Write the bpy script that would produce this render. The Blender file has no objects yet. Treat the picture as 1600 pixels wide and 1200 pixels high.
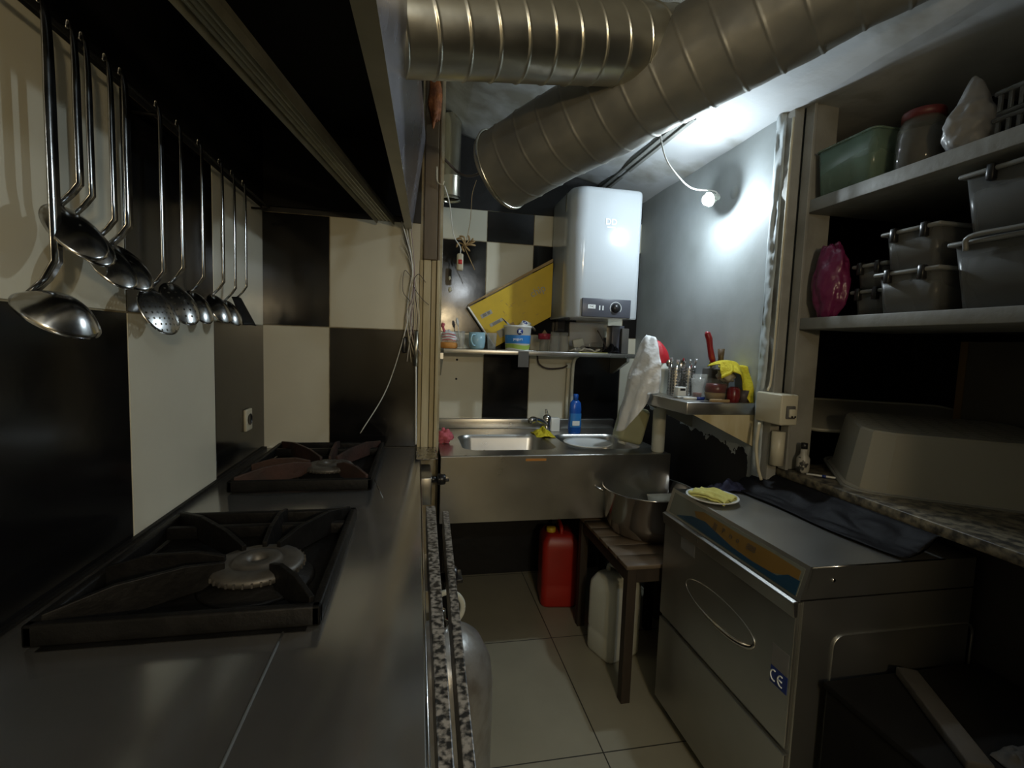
import bpy, bmesh, math, random
from mathutils import Vector, Matrix, noise
random.seed(7)
C = bpy.context.scene.collection
S = bpy.context.scene
R = math.radians
PI = math.pi

# ---------------------------------------------------------------- camera
YAW, PITCH, ROLL = 11.3, -4.75, 1.95
EYE = 1.32
cam = bpy.data.objects.new('camera', bpy.data.cameras.new('camera'))
C.objects.link(cam)
cam.data.sensor_width = 36
cam.data.lens = 36 * 750 / 1600
cam.data.clip_start = 0.02
cam.matrix_world = (Matrix.Translation((0, 0, EYE)) @ Matrix.Rotation(R(-YAW), 4, 'Z')
                    @ Matrix.Rotation(PI / 2 + R(PITCH), 4, 'X') @ Matrix.Rotation(R(ROLL), 4, 'Z'))
S.camera = cam

# ---------------------------------------------------------------- light
S.view_settings.view_transform = 'Standard'
S.view_settings.look = 'None'
S.view_settings.exposure = 0.9
S.view_settings.gamma = 1
W = bpy.data.worlds.new('dark surroundings')
W.use_nodes = True
W.node_tree.nodes['Background'].inputs[0].default_value = (0.5, 0.6, 0.7, 1)
W.node_tree.nodes['Background'].inputs[1].default_value = 0.01
S.world = W
BULB_RADIANCE = 520.0
for nm_, loc_, en_, col_, sz_ in (('warm lamp of the room behind', (0.35, -0.95, 1.60), 17.0, (1.0, 0.78, 0.46), 0.04),
                                  ('cool ceiling lamp of the room behind', (0.50, -0.75, 1.96), 8.0, (0.86, 0.95, 1.0), 0.03)):
    ld = bpy.data.lights.new(nm_, 'POINT')
    ld.energy = en_; ld.color = col_; ld.shadow_soft_size = sz_
    lo = bpy.data.objects.new(nm_, ld); lo.location = loc_
    C.objects.link(lo)

# ---------------------------------------------------------------- materials
def mat(name, col, rough=0.5, metal=0.0, noise_amt=0.0, nscale=8.0, bump=0.0, bscale=60.0, rn=0.0,
        trans=0.0, alpha=1.0, emis=None, est=0.0, col2=None, stretch=None, coat=0.0, thr=None, ior=None, sub=0.0):
    m = bpy.data.materials.new(name)
    m.use_nodes = True
    nt = m.node_tree
    b = nt.nodes['Principled BSDF']
    b.inputs['Base Color'].default_value = (*col, 1)
    b.inputs['Roughness'].default_value = rough
    b.inputs['Metallic'].default_value = metal
    if trans: b.inputs['Transmission Weight'].default_value = trans
    if ior: b.inputs['IOR'].default_value = ior
    if coat: b.inputs['Coat Weight'].default_value = coat
    if alpha < 1: b.inputs['Alpha'].default_value = alpha
    if sub:
        b.inputs['Subsurface Weight'].default_value = sub
        b.inputs['Subsurface Scale'].default_value = 0.01
    if emis:
        b.inputs['Emission Color'].default_value = (*emis, 1)
        b.inputs['Emission Strength'].default_value = est
    tc = nt.nodes.new('ShaderNodeTexCoord')
    mp = nt.nodes.new('ShaderNodeMapping')
    nt.links.new(tc.outputs['Object'], mp.inputs[0])
    if stretch: mp.inputs['Scale'].default_value = stretch
    if noise_amt or col2:
        n = nt.nodes.new('ShaderNodeTexNoise'); n.inputs['Scale'].default_value = nscale
        n.inputs['Detail'].default_value = 6
        nt.links.new(mp.outputs[0], n.inputs['Vector'])
        r = nt.nodes.new('ShaderNodeValToRGB')
        lo_, hi_ = thr or (0.3, 0.7)
        r.color_ramp.elements[0].position = lo_; r.color_ramp.elements[1].position = hi_
        nt.links.new(n.outputs['Fac'], r.inputs[0])
        c2 = col2 or tuple(max(0, c * (1 - noise_amt)) for c in col)
        r.color_ramp.elements[0].color = (*c2, 1); r.color_ramp.elements[1].color = (*col, 1)
        nt.links.new(r.outputs[0], b.inputs['Base Color'])
    if rn:
        n = nt.nodes.new('ShaderNodeTexNoise'); n.inputs['Scale'].default_value = nscale * 1.7
        n.inputs['Detail'].default_value = 5
        nt.links.new(mp.outputs[0], n.inputs['Vector'])
        mr = nt.nodes.new('ShaderNodeMapRange')
        mr.inputs['To Min'].default_value = max(0, rough - rn); mr.inputs['To Max'].default_value = rough + rn
        nt.links.new(n.outputs['Fac'], mr.inputs[0]); nt.links.new(mr.outputs[0], b.inputs['Roughness'])
    if bump:
        n = nt.nodes.new('ShaderNodeTexNoise'); n.inputs['Scale'].default_value = bscale
        n.inputs['Detail'].default_value = 4
        nt.links.new(mp.outputs[0], n.inputs['Vector'])
        bp = nt.nodes.new('ShaderNodeBump'); bp.inputs['Strength'].default_value = bump
        bp.inputs['Distance'].default_value = 0.01
        nt.links.new(n.outputs['Fac'], bp.inputs['Height']); nt.links.new(bp.outputs[0], b.inputs['Normal'])
    return m

M = {}
M['ivory'] = mat('ivory glazed tile', (0.62, 0.60, 0.49), 0.22, noise_amt=0.06, nscale=5, bump=0.03, bscale=12, rn=.08)
M['black_tile'] = mat('black glazed tile', (0.006, 0.006, 0.0065), 0.16, noise_amt=0.3, nscale=6, bump=0.03, bscale=12, rn=.1)
M['grout'] = mat('dirty grout', (0.36, 0.31, 0.20), 0.9, noise_amt=0.5, nscale=30)
M['black_paint'] = mat('black painted plaster', (0.008, 0.0078, 0.008), 0.55, noise_amt=.5, nscale=9, bump=.2, bscale=30)
M['soot'] = mat('sooty black metal', (0.006, 0.006, 0.006), 0.6, noise_amt=.4, nscale=6)
M['steel'] = mat('brushed stainless steel', (0.50, 0.49, 0.47), 0.26, 1.0, noise_amt=.15, nscale=9, rn=.08, stretch=(1, 1, 1), bump=.02, bscale=14)
M['counter_steel'] = mat('scuffed stainless steel worktop', (0.46, 0.46, 0.45), 0.17, .88, noise_amt=.15, nscale=5, rn=.06, bump=.015, bscale=7)
M['sink_steel'] = mat('satin stainless steel', (0.52, 0.51, 0.48), 0.30, 1.0, noise_amt=.15, nscale=6, rn=.08)
M['machine_steel'] = mat('stainless machine panels', (0.50, 0.50, 0.47), 0.34, .95, noise_amt=.15, nscale=4, rn=.07, bump=.01, bscale=8)
M['chrome'] = mat('polished steel', (0.62, 0.61, 0.60), 0.14, 1.0, rn=.05)
M['utensil'] = mat('utensil stainless steel', (0.50, 0.50, 0.49), 0.20, 1.0, noise_amt=.15, nscale=30, rn=.07)
M['hood_steel'] = mat('polished hood sheet', (0.46, 0.46, 0.52), 0.26, .85, bump=.15, bscale=3.2, rn=.05)
M['duct'] = mat('galvanised duct', (0.66, 0.63, 0.52), 0.32, 1.0, noise_amt=.15, nscale=12, rn=.08, bump=.03, bscale=18)
M['duct_dull'] = mat('dusty galvanised duct', (0.27, 0.255, 0.205), 0.50, 0.55, col2=(0.19, 0.185, 0.16), nscale=9, rn=.1, bump=.15, bscale=14)
M['duct_seam'] = mat('duct seam ridge', (0.62, 0.60, 0.50), 0.25, 1.0)
M['alu'] = mat('greasy aluminium profile', (0.34, 0.33, 0.25), 0.42, 0.7, noise_amt=.3, nscale=20)
M['hood_lip'] = mat('greasy hood flange', (0.42, 0.40, 0.30), 0.38, 0.75, noise_amt=.25, nscale=7)
M['plaster'] = mat('pale blue grey painted wall', (0.40, 0.44, 0.45), 0.62, col2=(0.30, 0.33, 0.33), nscale=4, thr=(.35, .55), bump=.35, bscale=11)
M['plaster_cream'] = mat('cream plaster', (0.44, 0.40, 0.29), 0.6, col2=(0.28, 0.23, 0.13), nscale=14, bump=.5, bscale=22)
M['cream_wood'] = mat('cream painted strip', (0.55, 0.48, 0.31), 0.5, col2=(0.40, 0.32, 0.16), nscale=20, stretch=(1, 1, .2), bump=.3, bscale=20)
M['brown_wood'] = mat('stained brown wood', (0.16, 0.115, 0.06), 0.5, col2=(0.07, 0.05, 0.03), nscale=14, stretch=(1, 1, .2))
M['foam'] = mat('orange expanding foam', (0.36, 0.12, 0.03), 0.7, col2=(0.14, 0.04, 0.01), nscale=30, bump=.6, bscale=50)
M['ceiling'] = mat('peeling white ceiling paint', (0.50, 0.52, 0.53), 0.7, col2=(0.24, 0.23, 0.19), nscale=2.6, thr=(.36, .5), bump=.5, bscale=9)
M['floor'] = mat('beige floor tile', (0.33, 0.31, 0.23), 0.33, noise_amt=.12, nscale=5)
M['shelf_paint'] = mat('grey white painted board', (0.24, 0.245, 0.225), 0.6, col2=(0.18, 0.18, 0.165), nscale=10, bump=.2, bscale=30)
M['post_paint'] = mat('cream painted post', (0.29, 0.285, 0.255), 0.55, col2=(0.21, 0.205, 0.18), nscale=10, bump=.3, bscale=20)
M['iron'] = mat('black cast iron', (0.011, 0.0105, 0.010), 0.5, 0.0, noise_amt=.5, nscale=25, bump=.2, bscale=70)
M['iron_rust'] = mat('burnt cast iron', (0.02, 0.017, 0.015), 0.55, 0.1, col2=(0.075, 0.032, 0.022), nscale=9, bump=.2, bscale=70)
M['burner'] = mat('grey burner cap', (0.14, 0.13, 0.115), 0.5, .6, noise_amt=.3, nscale=40)
M['white_enamel'] = mat('white heater casing', (0.50, 0.545, 0.58), 0.16, coat=.3)
M['heater_grey'] = mat('heater control panel', (0.075, 0.08, 0.10), 0.3)
M['print_white'] = mat('white print', (0.8, 0.85, 0.85), 0.4)
M['print_dark'] = mat('dark print', (0.06, 0.045, 0.03), 0.6)
M['granite_dark'] = mat('speckled granite', (0.33, 0.31, 0.28), 0.3, col2=(0.02, 0.02, 0.02), nscale=95, thr=(.42, .6))
M['granite_brown'] = mat('brown granite worktop', (0.22, 0.19, 0.13), 0.45, col2=(0.04, 0.036, 0.03), nscale=48, thr=(.38, .62))
M['black_plastic'] = mat('black plastic', (0.012, 0.012, 0.013), 0.3)
M['black_bag'] = mat('black plastic sheet', (0.006, 0.006, 0.008), 0.6, bump=.3, bscale=25)
M['wood_dark'] = mat('worn dark wood', (0.045, 0.032, 0.022), 0.55, noise_amt=.5, nscale=14, stretch=(1, .15, .15), bump=.2, bscale=30)
M['crate_top'] = mat('brown slatted board', (0.15, 0.11, 0.072), 0.45, noise_amt=.4, nscale=12, stretch=(.2, 1, 1))
M['red_plastic'] = mat('red plastic', (0.42, 0.022, 0.012), 0.4, noise_amt=.2, nscale=5, sub=.0)
M['yellow_plastic'] = mat('yellow plastic cap', (0.6, 0.42, 0.03), 0.4)
M['white_plastic'] = mat('milky plastic', (0.60, 0.62, 0.55), 0.42, noise_amt=.08, nscale=5)
M['pale_yellow_plastic'] = mat('yellowed milky plastic', (0.42, 0.42, 0.25), 0.4, noise_amt=.2, nscale=6)
M['gas_silver'] = mat('silver painted cylinder', (0.42, 0.42, 0.41), 0.36, 0.6, col2=(0.30, .28, .25), nscale=18, thr=(.3, .55), bump=.25, bscale=26)
M['porcelain'] = mat('white porcelain', (0.74, 0.76, 0.74), 0.2)
M['yellow_cloth'] = mat('yellow microfibre cloth', (0.66, 0.50, 0.015), 0.85, col2=(0.52, .50, .02), nscale=5, bump=.4, bscale=120)
M['pale_yellow_cloth'] = mat('pale yellow cloth', (0.62, 0.58, 0.17), 0.85, noise_amt=.15, nscale=15, bump=.4, bscale=90)
M['pink_cloth'] = mat('pink cloth', (0.55, 0.12, 0.15), 0.8, bump=.4, bscale=60)
M['blue_plastic'] = mat('blue detergent bottle', (0.012, 0.09, 0.42), 0.25)
M['light_blue'] = mat('light blue ceramic', (0.30, 0.50, 0.60), 0.2)
M['label_blue'] = mat('blue label', (0.03, 0.20, 0.55), 0.4)
M['navy'] = mat('navy print', (0.01, 0.03, 0.20), 0.4)
M['green'] = mat('green print', (0.32, 0.45, 0.08), 0.5)
M['yellow_card'] = mat('yellow printed carton', (0.66, 0.45, 0.006), 0.42, noise_amt=.14, nscale=14)
M['kraft'] = mat('brown corrugated card', (0.38, 0.26, 0.12), 0.8, noise_amt=.2, nscale=20)
M['sticker'] = mat('grey sticker', (0.36, 0.36, 0.33), 0.45)
M['crimson'] = mat('crimson lid', (0.28, 0.012, 0.03), 0.4)
M['red_bag'] = mat('red cloth', (0.48, 0.01, 0.022), 0.55, bump=.3, bscale=30)
M['dark_red'] = mat('dark red paste', (0.13, 0.005, 0.006), 0.3)
M['knife_red'] = mat('red knife handle', (0.26, 0.012, 0.016), 0.35)
M['handle_brown'] = mat('brown wooden handle', (0.10, 0.065, 0.03), 0.5)
M['orange'] = mat('orange sponge cake', (0.55, 0.24, 0.05), 0.7)
M['cord'] = mat('cream cable', (0.55, 0.50, 0.36), 0.5)
M['cord_dark'] = mat('dark cable', (0.05, 0.035, 0.03), 0.5)
M['cord_pink'] = mat('greyish pink cable', (0.33, 0.25, 0.24), 0.5)
M['cord_white'] = mat('white cable', (0.7, 0.7, 0.66), 0.5)
M['beige_bag'] = mat('beige plastic bag', (0.42, 0.38, 0.27), 0.5, bump=.5, bscale=30)
M['warm_white'] = mat('aged white switch box', (0.50, 0.46, 0.34), 0.4)
M['red_print'] = mat('red button', (0.5, 0.02, 0.02), 0.4)
M['panel_teal'] = mat('blue printed band', (0.012, 0.045, 0.085), 0.25)
M['panel_ochre'] = mat('ochre printed band', (0.17, 0.10, 0.025), 0.25)
M['panel_base'] = mat('grey control film', (0.14, 0.15, 0.125), 0.25)
M['grey_sticker'] = mat('blank grey sticker', (0.17, 0.17, 0.17), 0.4)
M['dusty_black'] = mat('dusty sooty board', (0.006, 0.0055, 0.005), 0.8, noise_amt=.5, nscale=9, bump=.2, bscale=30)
M['concrete'] = mat('dusty concrete', (0.055, 0.05, 0.043), 0.8, noise_amt=.4, nscale=10, bump=.4, bscale=20)
M['grey_board'] = mat('grey cardboard', (0.10, 0.095, 0.085), 0.7, noise_amt=.2, nscale=6)
M['board_edge'] = mat('tan cardboard edge', (0.2, 0.13, 0.06), 0.7)
M['bulb'] = mat('glowing bulb glass', (1, 1, 1), 0.4, emis=(0.80, 0.92, 1.0), est=BULB_RADIANCE)

for k_ in ('black_bag', 'iron', 'soot', 'dusty_black'):
    M[k_].node_tree.nodes['Principled BSDF'].inputs['Specular IOR Level'].default_value = 0.15

def glassy(name, col, rough=0.05, mix=0.75, bump=0.0):
    """thin clear or milky plastic / glass: part transparent, part glossy or diffuse"""
    m = bpy.data.materials.new(name); m.use_nodes = True
    nt = m.node_tree; b = nt.nodes['Principled BSDF']; out = nt.nodes['Material Output']
    b.inputs['Base Color'].default_value = (*col, 1); b.inputs['Roughness'].default_value = rough
    t = nt.nodes.new('ShaderNodeBsdfTransparent'); mx = nt.nodes.new('ShaderNodeMixShader')
    fr = nt.nodes.new('ShaderNodeLayerWeight'); fr.inputs[0].default_value = 0.35
    mr = nt.nodes.new('ShaderNodeMapRange'); mr.inputs['To Min'].default_value = 1 - mix; mr.inputs['To Max'].default_value = min(1, 1.35 - mix)
    nt.links.new(fr.outputs['Facing'], mr.inputs[0]); nt.links.new(mr.outputs[0], mx.inputs[0])
    nt.links.new(t.outputs[0], mx.inputs[1]); nt.links.new(b.outputs[0], mx.inputs[2])
    nt.links.new(mx.outputs[0], out.inputs['Surface'])
    if bump:
        tc = nt.nodes.new('ShaderNodeTexCoord')
        n = nt.nodes.new('ShaderNodeTexNoise'); n.inputs['Scale'].default_value = 30
        nt.links.new(tc.outputs['Object'], n.inputs['Vector'])
        bp = nt.nodes.new('ShaderNodeBump'); bp.inputs['Strength'].default_value = bump; bp.inputs['Distance'].default_value = .01
        nt.links.new(n.outputs['Fac'], bp.inputs['Height']); nt.links.new(bp.outputs[0], b.inputs['Normal'])
    return m
M['glass'] = glassy('clear drinking glass', (0.55, 0.57, 0.55), .04, .86)
M['jar_glass'] = glassy('thick jar glass', (0.20, 0.21, 0.19), .05, .82)
M['milky_clear'] = glassy('milky clear plastic', (0.46, 0.46, 0.41), .3, .34)
M['box_clear'] = glassy('translucent storage box plastic', (0.16, 0.165, 0.16), .3, .5)
M['green_clear'] = glassy('green tinted clear plastic', (0.17, 0.26, 0.21), .2, .45)
M['box_lid'] = mat('pale box lid', (0.20, 0.205, 0.195), 0.35)
M['thin_bag'] = glassy('thin white carrier bag', (0.80, 0.82, 0.83), .35, .12, bump=.7)
M['grey_bag'] = glassy('crumpled clear bag', (0.34, 0.34, 0.34), .3, .2, bump=.7)
M['magenta_bag'] = glassy('magenta carrier bag', (0.15, 0.018, 0.075), .3, .04, bump=.6)

def holes_mat(name, pitch, rad, axis='XY'):
    m = mat(name, (0.50, 0.50, 0.49), 0.25, 1.0, rn=.05)
    nt = m.node_tree; b = nt.nodes['Principled BSDF']; out = nt.nodes['Material Output']
    tc = nt.nodes.new('ShaderNodeTexCoord'); sp = nt.nodes.new('ShaderNodeSeparateXYZ')
    nt.links.new(tc.outputs['UV'], sp.inputs[0])
    def md(op, a, v):
        n = nt.nodes.new('ShaderNodeMath'); n.operation = op
        nt.links.new(a, n.inputs[0])
        if isinstance(v, (int, float)): n.inputs[1].default_value = v
        elif v is not None: nt.links.new(v, n.inputs[1])
        return n.outputs[0]
    fs = []
    for k in (0, 1):
        f = md('FRACT', md('ADD', md('DIVIDE', sp.outputs[k], pitch), 100.0), None)
        f = md('SUBTRACT', f, 0.5); fs.append(md('MULTIPLY', f, f))
    d = md('ADD', fs[0], fs[1]); t = md('LESS_THAN', d, (rad / pitch) ** 2)
    tr = nt.nodes.new('ShaderNodeBsdfTransparent'); mx = nt.nodes.new('ShaderNodeMixShader')
    nt.links.new(t, mx.inputs[0]); nt.links.new(b.outputs[0], mx.inputs[1]); nt.links.new(tr.outputs[0], mx.inputs[2])
    nt.links.new(mx.outputs[0], out.inputs['Surface'])
    return m
M['skimmer'] = holes_mat('perforated steel disc', 0.0125, 0.0023)
M['slotted'] = holes_mat('spoon steel with holes', 0.015, 0.0024)
M['holder'] = holes_mat('perforated holder steel', 0.0125, 0.004)

def floor_mat():
    m = M['floor']; nt = m.node_tree; b = nt.nodes['Principled BSDF']
    src = b.inputs['Base Color'].links[0].from_socket
    tc = nt.nodes.new('ShaderNodeTexCoord'); sp = nt.nodes.new('ShaderNodeSeparateXYZ')
    nt.links.new(tc.outputs['Object'], sp.inputs[0])
    def md(op, a, v):
        n = nt.nodes.new('ShaderNodeMath'); n.operation = op
        nt.links.new(a, n.inputs[0])
        if v is None: pass
        elif isinstance(v, (int, float)): n.inputs[1].default_value = v
        else: nt.links.new(v, n.inputs[1])
        return n.outputs[0]
    g = []
    for k, off in ((0, 0.0), (1, 0.13)):
        f = md('FRACT', md('ADD', md('DIVIDE', sp.outputs[k], 0.62), 10 - off / .62), None)
        f = md('ABSOLUTE', md('SUBTRACT', f, 0.5), None)
        g.append(md('GREATER_THAN', f, 0.4965))
    gg = md('MAXIMUM', g[0], g[1])
    mx = nt.nodes.new('ShaderNodeMix'); mx.data_type = 'RGBA'
    nt.links.new(gg, mx.inputs[0]); nt.links.new(src, mx.inputs[6]); mx.inputs[7].default_value = (0.035, 0.032, 0.025, 1)
    nt.links.new(mx.outputs[2], b.inputs['Base Color'])
floor_mat()

def wall_right_mat():
    """painted wall: pale above, ragged black paint below a jagged line"""
    m = M['wall_right'] = mat('painted right wall', (0.40, 0.44, 0.45), 0.6, col2=(0.31, 0.34, 0.34), nscale=3.5, thr=(.35, .6), bump=.18, bscale=7)
    nt = m.node_tree; b = nt.nodes['Principled BSDF']
    src = b.inputs['Base Color'].links[0].from_socket
    tc = nt.nodes.new('ShaderNodeTexCoord'); sp = nt.nodes.new('ShaderNodeSeparateXYZ')
    nt.links.new(tc.outputs['Object'], sp.inputs[0])
    n = nt.nodes.new('ShaderNodeTexNoise'); n.inputs['Scale'].default_value = 14; n.inputs['Detail'].default_value = 3
    nt.links.new(tc.outputs['Object'], n.inputs['Vector'])
    # z + noise*0.12 < 1.0 and y > 1.60 -> black
    def md(op, a, v, v2=None):
        q = nt.nodes.new('ShaderNodeMath'); q.operation = op
        nt.links.new(a, q.inputs[0])
        if isinstance(v, (int, float)): q.inputs[1].default_value = v
        else: nt.links.new(v, q.inputs[1])
        return q.outputs[0]
    zz = md('ADD', sp.outputs[2], md('MULTIPLY', n.outputs['Fac'], 0.14))
    # line slopes: falls towards the camera
    zz = md('SUBTRACT', zz, md('MULTIPLY', sp.outputs[1], 0.10))
    a = md('LESS_THAN', zz, 0.835)
    yy = md('ADD', sp.outputs[1], md('MULTIPLY', n.outputs['Fac'], 0.04))
    c = md('GREATER_THAN', yy, 1.625)
    k = md('MULTIPLY', a, c)
    mx = nt.nodes.new('ShaderNodeMix'); mx.data_type = 'RGBA'
    nt.links.new(k, mx.inputs[0]); nt.links.new(src, mx.inputs[6]); mx.inputs[7].default_value = (0.008, 0.008, 0.009, 1)
    nt.links.new(mx.outputs[2], b.inputs['Base Color'])
wall_right_mat()

# ---------------------------------------------------------------- mesh helpers
class MB:
    def __init__(s): s.v = []; s.f = []; s.m = []; s.sm = []
    def add(s, vs, fs, mi=0, smooth=False, T=None):
        o = len(s.v)
        s.v += [tuple(T @ Vector(p)) if T else tuple(p) for p in vs]
        for f in fs: s.f.append([i + o for i in f]); s.m.append(mi); s.sm.append(smooth)
        return s
    def box(s, a, b, mi=0, T=None):
        x0, y0, z0 = (min(p, q) for p, q in zip(a, b)); x1, y1, z1 = (max(p, q) for p, q in zip(a, b))
        vs = [(x0, y0, z0), (x1, y0, z0), (x1, y1, z0), (x0, y1, z0), (x0, y0, z1), (x1, y0, z1), (x1, y1, z1), (x0, y1, z1)]
        return s.add(vs, [(3, 2, 1, 0), (4, 5, 6, 7), (0, 1, 5, 4), (1, 2, 6, 5), (2, 3, 7, 6), (3, 0, 4, 7)], mi, False, T)
    def rbox(s, a, b, r=.005, seg=3, mi=0, T=None):
        bm = bmesh.new()
        bmesh.ops.create_cube(bm, size=1)
        for v in bm.verts:
            v.co = Vector([a[i] + (v.co[i] + .5) * (b[i] - a[i]) for i in range(3)])
        bmesh.ops.bevel(bm, geom=bm.edges[:], offset=r, segments=seg, profile=.5, affect='EDGES')
        bm.verts.index_update()
        s.add([v.co[:] for v in bm.verts], [[v.index for v in f.verts] for f in bm.faces], mi, True, T)
        bm.free(); return s
    def prism(s, pts, h0, h1, axis='z', mi=0, T=None):
        """polygon in the plane normal to axis: for y pts are (x,z); for x pts are (y,z)"""
        n = len(pts)
        def P(p, h): return {'z': (p[0], p[1], h), 'y': (p[0], h, p[1]), 'x': (h, p[0], p[1])}[axis]
        vs = [P(p, h0) for p in pts] + [P(p, h1) for p in pts]
        fs = [list(range(n))[::-1], list(range(n, 2 * n))] + [(i, (i + 1) % n, n + (i + 1) % n, n + i) for i in range(n)]
        return s.add(vs, fs, mi, False, T)
    def lathe(s, prof, c=(0, 0, 0), seg=32, mi=0, T=None, smooth=True, ax=(1, 1)):
        vs = []; fs = []
        for r, z in prof:
            for k in range(seg):
                a = 2 * PI * k / seg
                vs.append((c[0] + r * ax[0] * math.cos(a), c[1] + r * ax[1] * math.sin(a), c[2] + z))
        for i in range(len(prof) - 1):
            for k in range(seg):
                k2 = (k + 1) % seg
                fs.append((i * seg + k, i * seg + k2, (i + 1) * seg + k2, (i + 1) * seg + k))
        s.add(vs, fs, mi, smooth, T)
        return s
    def tube(s, pts, r, seg=8, mi=0, T=None, cap=True, smooth=True):
        pts = [Vector(p) for p in pts]; n = len(pts)
        rr = r if isinstance(r, (list, tuple)) else [r] * n
        vs = []; fs = []
        t0 = (pts[1] - pts[0]).normalized()
        up = Vector((0, 0, 1)) if abs(t0.z) < .9 else Vector((1, 0, 0))
        nrm = (up - t0 * up.dot(t0)).normalized()
        for i, p in enumerate(pts):
            t = (pts[min(i + 1, n - 1)] - pts[max(i - 1, 0)])
            if t.length < 1e-9: t = t0.copy()
            t.normalize()
            nrm = (nrm - t * nrm.dot(t)).normalized(); bn = t.cross(nrm)
            for k in range(seg):
                a = 2 * PI * k / seg
                vs.append(p + (nrm * math.cos(a) + bn * math.sin(a)) * rr[i])
        for i in range(n - 1):
            for k in range(seg):
                k2 = (k + 1) % seg
                fs.append((i * seg + k, i * seg + k2, (i + 1) * seg + k2, (i + 1) * seg + k))
        if cap:
            fs.append(list(range(seg))[::-1]); fs.append([(n - 1) * seg + k for k in range(seg)])
        return s.add(vs, fs, mi, smooth, T)
    def grid(s, fn, nu, nv, mi=0, T=None, closed=False):
        vs = [fn(i / (nu - (0 if closed else 1)), j / (nv - 1)) for j in range(nv) for i in range(nu)]
        fs = []
        for j in range(nv - 1):
            for i in range(nu if closed else nu - 1):
                i2 = (i + 1) % nu
                fs.append((j * nu + i, j * nu + i2, (j + 1) * nu + i2, (j + 1) * nu + i))
        return s.add(vs, fs, mi, True, T)
    def build(s, name, mats, parent=None, sol=0, sub=0, bevel=0, uv=None, loc=None):
        me = bpy.data.meshes.new(name)
        vs = s.v
        if parent is not None and loc is None:
            o = parent.get('_o', None)
        me.from_pydata([tuple(v) for v in vs], [], s.f)
        for m in (mats if isinstance(mats, (list, tuple)) else [mats]): me.materials.append(M[m] if isinstance(m, str) else m)
        for p, mi, sm in zip(me.polygons, s.m, s.sm): p.material_index = mi; p.use_smooth = sm
        bm = bmesh.new(); bm.from_mesh(me)
        bmesh.ops.recalc_face_normals(bm, faces=bm.faces[:]); bm.to_mesh(me); bm.free()
        if uv:
            l = me.uv_layers.new(name='UVMap')
            for lp in me.loops: l.data[lp.index].uv = uv(me.vertices[lp.vertex_index].co)
        ob = bpy.data.objects.new(name, me); C.objects.link(ob)
        if parent is not None:
            ob.parent = parent
            ob.matrix_parent_inverse = parent.matrix_world.inverted() if parent.type != 'EMPTY' or True else ob.matrix_parent_inverse
        if bevel:
            b = ob.modifiers.new('bevel', 'BEVEL'); b.width = bevel; b.segments = 2; b.limit_method = 'ANGLE'
        if sub:
            q = ob.modifiers.new('sub', 'SUBSURF'); q.levels = sub; q.render_levels = sub
        if sol:
            q = ob.modifiers.new('solid', 'SOLIDIFY'); q.thickness = sol; q.offset = 0
        return ob

def empty(name, loc, label, cat, group=None, rz=0):
    o = bpy.data.objects.new(name, None); C.objects.link(o)
    o.location = loc; o.rotation_euler = (0, 0, rz); o.empty_display_size = .05
    o.matrix_world = Matrix.Translation(loc) @ Matrix.Rotation(rz, 4, 'Z')
    return tag(o, label, cat, group)
def tag(o, label, cat, group=None):
    o['label'] = label; o['category'] = cat
    if group: o['group'] = group
    return o
def struct(o): o['kind'] = 'structure'; return o
def text(name, body, size, material, parent, loc, rot, ext=.0006, bold=0):
    cu = bpy.data.curves.new('tmp', 'FONT'); cu.body = body; cu.size = size; cu.extrude = ext
    cu.align_x = 'CENTER'; cu.align_y = 'CENTER'; cu.offset = bold
    t = bpy.data.objects.new('tmp', cu); C.objects.link(t)
    dg = bpy.context.evaluated_depsgraph_get()
    me = bpy.data.meshes.new_from_object(t.evaluated_get(dg)); me.name = name
    bpy.data.objects.remove(t)
    me.transform(Matrix.Translation(loc) @ rot)
    me.materials.clear(); me.materials.append(M[material])
    ob = bpy.data.objects.new(name, me); C.objects.link(ob); ob.parent = parent
    ob.matrix_parent_inverse = parent.matrix_world.inverted()
    return ob
def rot(ax, d): return Matrix.Rotation(R(d), 4, ax)
def TR(*l): return Matrix.Translation(l)
FRONT = rot('X', 90)                 # text facing -y
def spline(pts, n=8):
    P = [Vector(p) for p in pts]; out = []
    P = [P[0] * 2 - P[1]] + P + [P[-1] * 2 - P[-2]]
    for i in range(1, len(P) - 2):
        for k in range(n):
            t = k / n
            a, b, c, d = P[i - 1:i + 3]
            out.append(.5 * ((2 * b) + (c - a) * t + (2 * a - 5 * b + 4 * c - d) * t * t + (3 * b - a - 3 * c + d) * t ** 3))
    out.append(P[-2]); return out

# ================================================================ STRUCTURE
CZ = 2.62
struct(MB().box((-.75, -1.8, -.05), (2.4, 2.8, 0)).build('floor', 'floor'))

def tilewall(name, place, ucuts, vcuts, colour, base, under, mats=('grout', 'ivory', 'black_tile', 'black_paint')):
    """place(u,v,d) -> point; tiles stand 2 mm proud of grout"""
    mb = MB()
    g = .0018
    def slab(u0, u1, v0, v1, d0, d1, mi):
        vs = [place(u, v, d) for d in (d0, d1) for u, v in ((u0, v0), (u1, v0), (u1, v1), (u0, v1))]
        mb.add(vs, [(0, 1, 2, 3), (7, 6, 5, 4), (0, 4, 5, 1), (1, 5, 6, 2), (2, 6, 7, 3), (3, 7, 4, 0)], mi)
    slab(*base, -.1, 0, 0)
    for j in range(len(vcuts) - 1):
        for i in range(len(ucuts) - 1):
            slab(ucuts[i] + g, ucuts[i + 1] - g, vcuts[j] + g, vcuts[j + 1] - g, 0, .0025, 1 + (i + j + colour) % 2)
    for (u0, u1, v0, v1) in under: slab(u0, u1, v0, v1, 0, .002, 3)
    return struct(mb.build(name, mats, bevel=.0008))
LX = -.613
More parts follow.
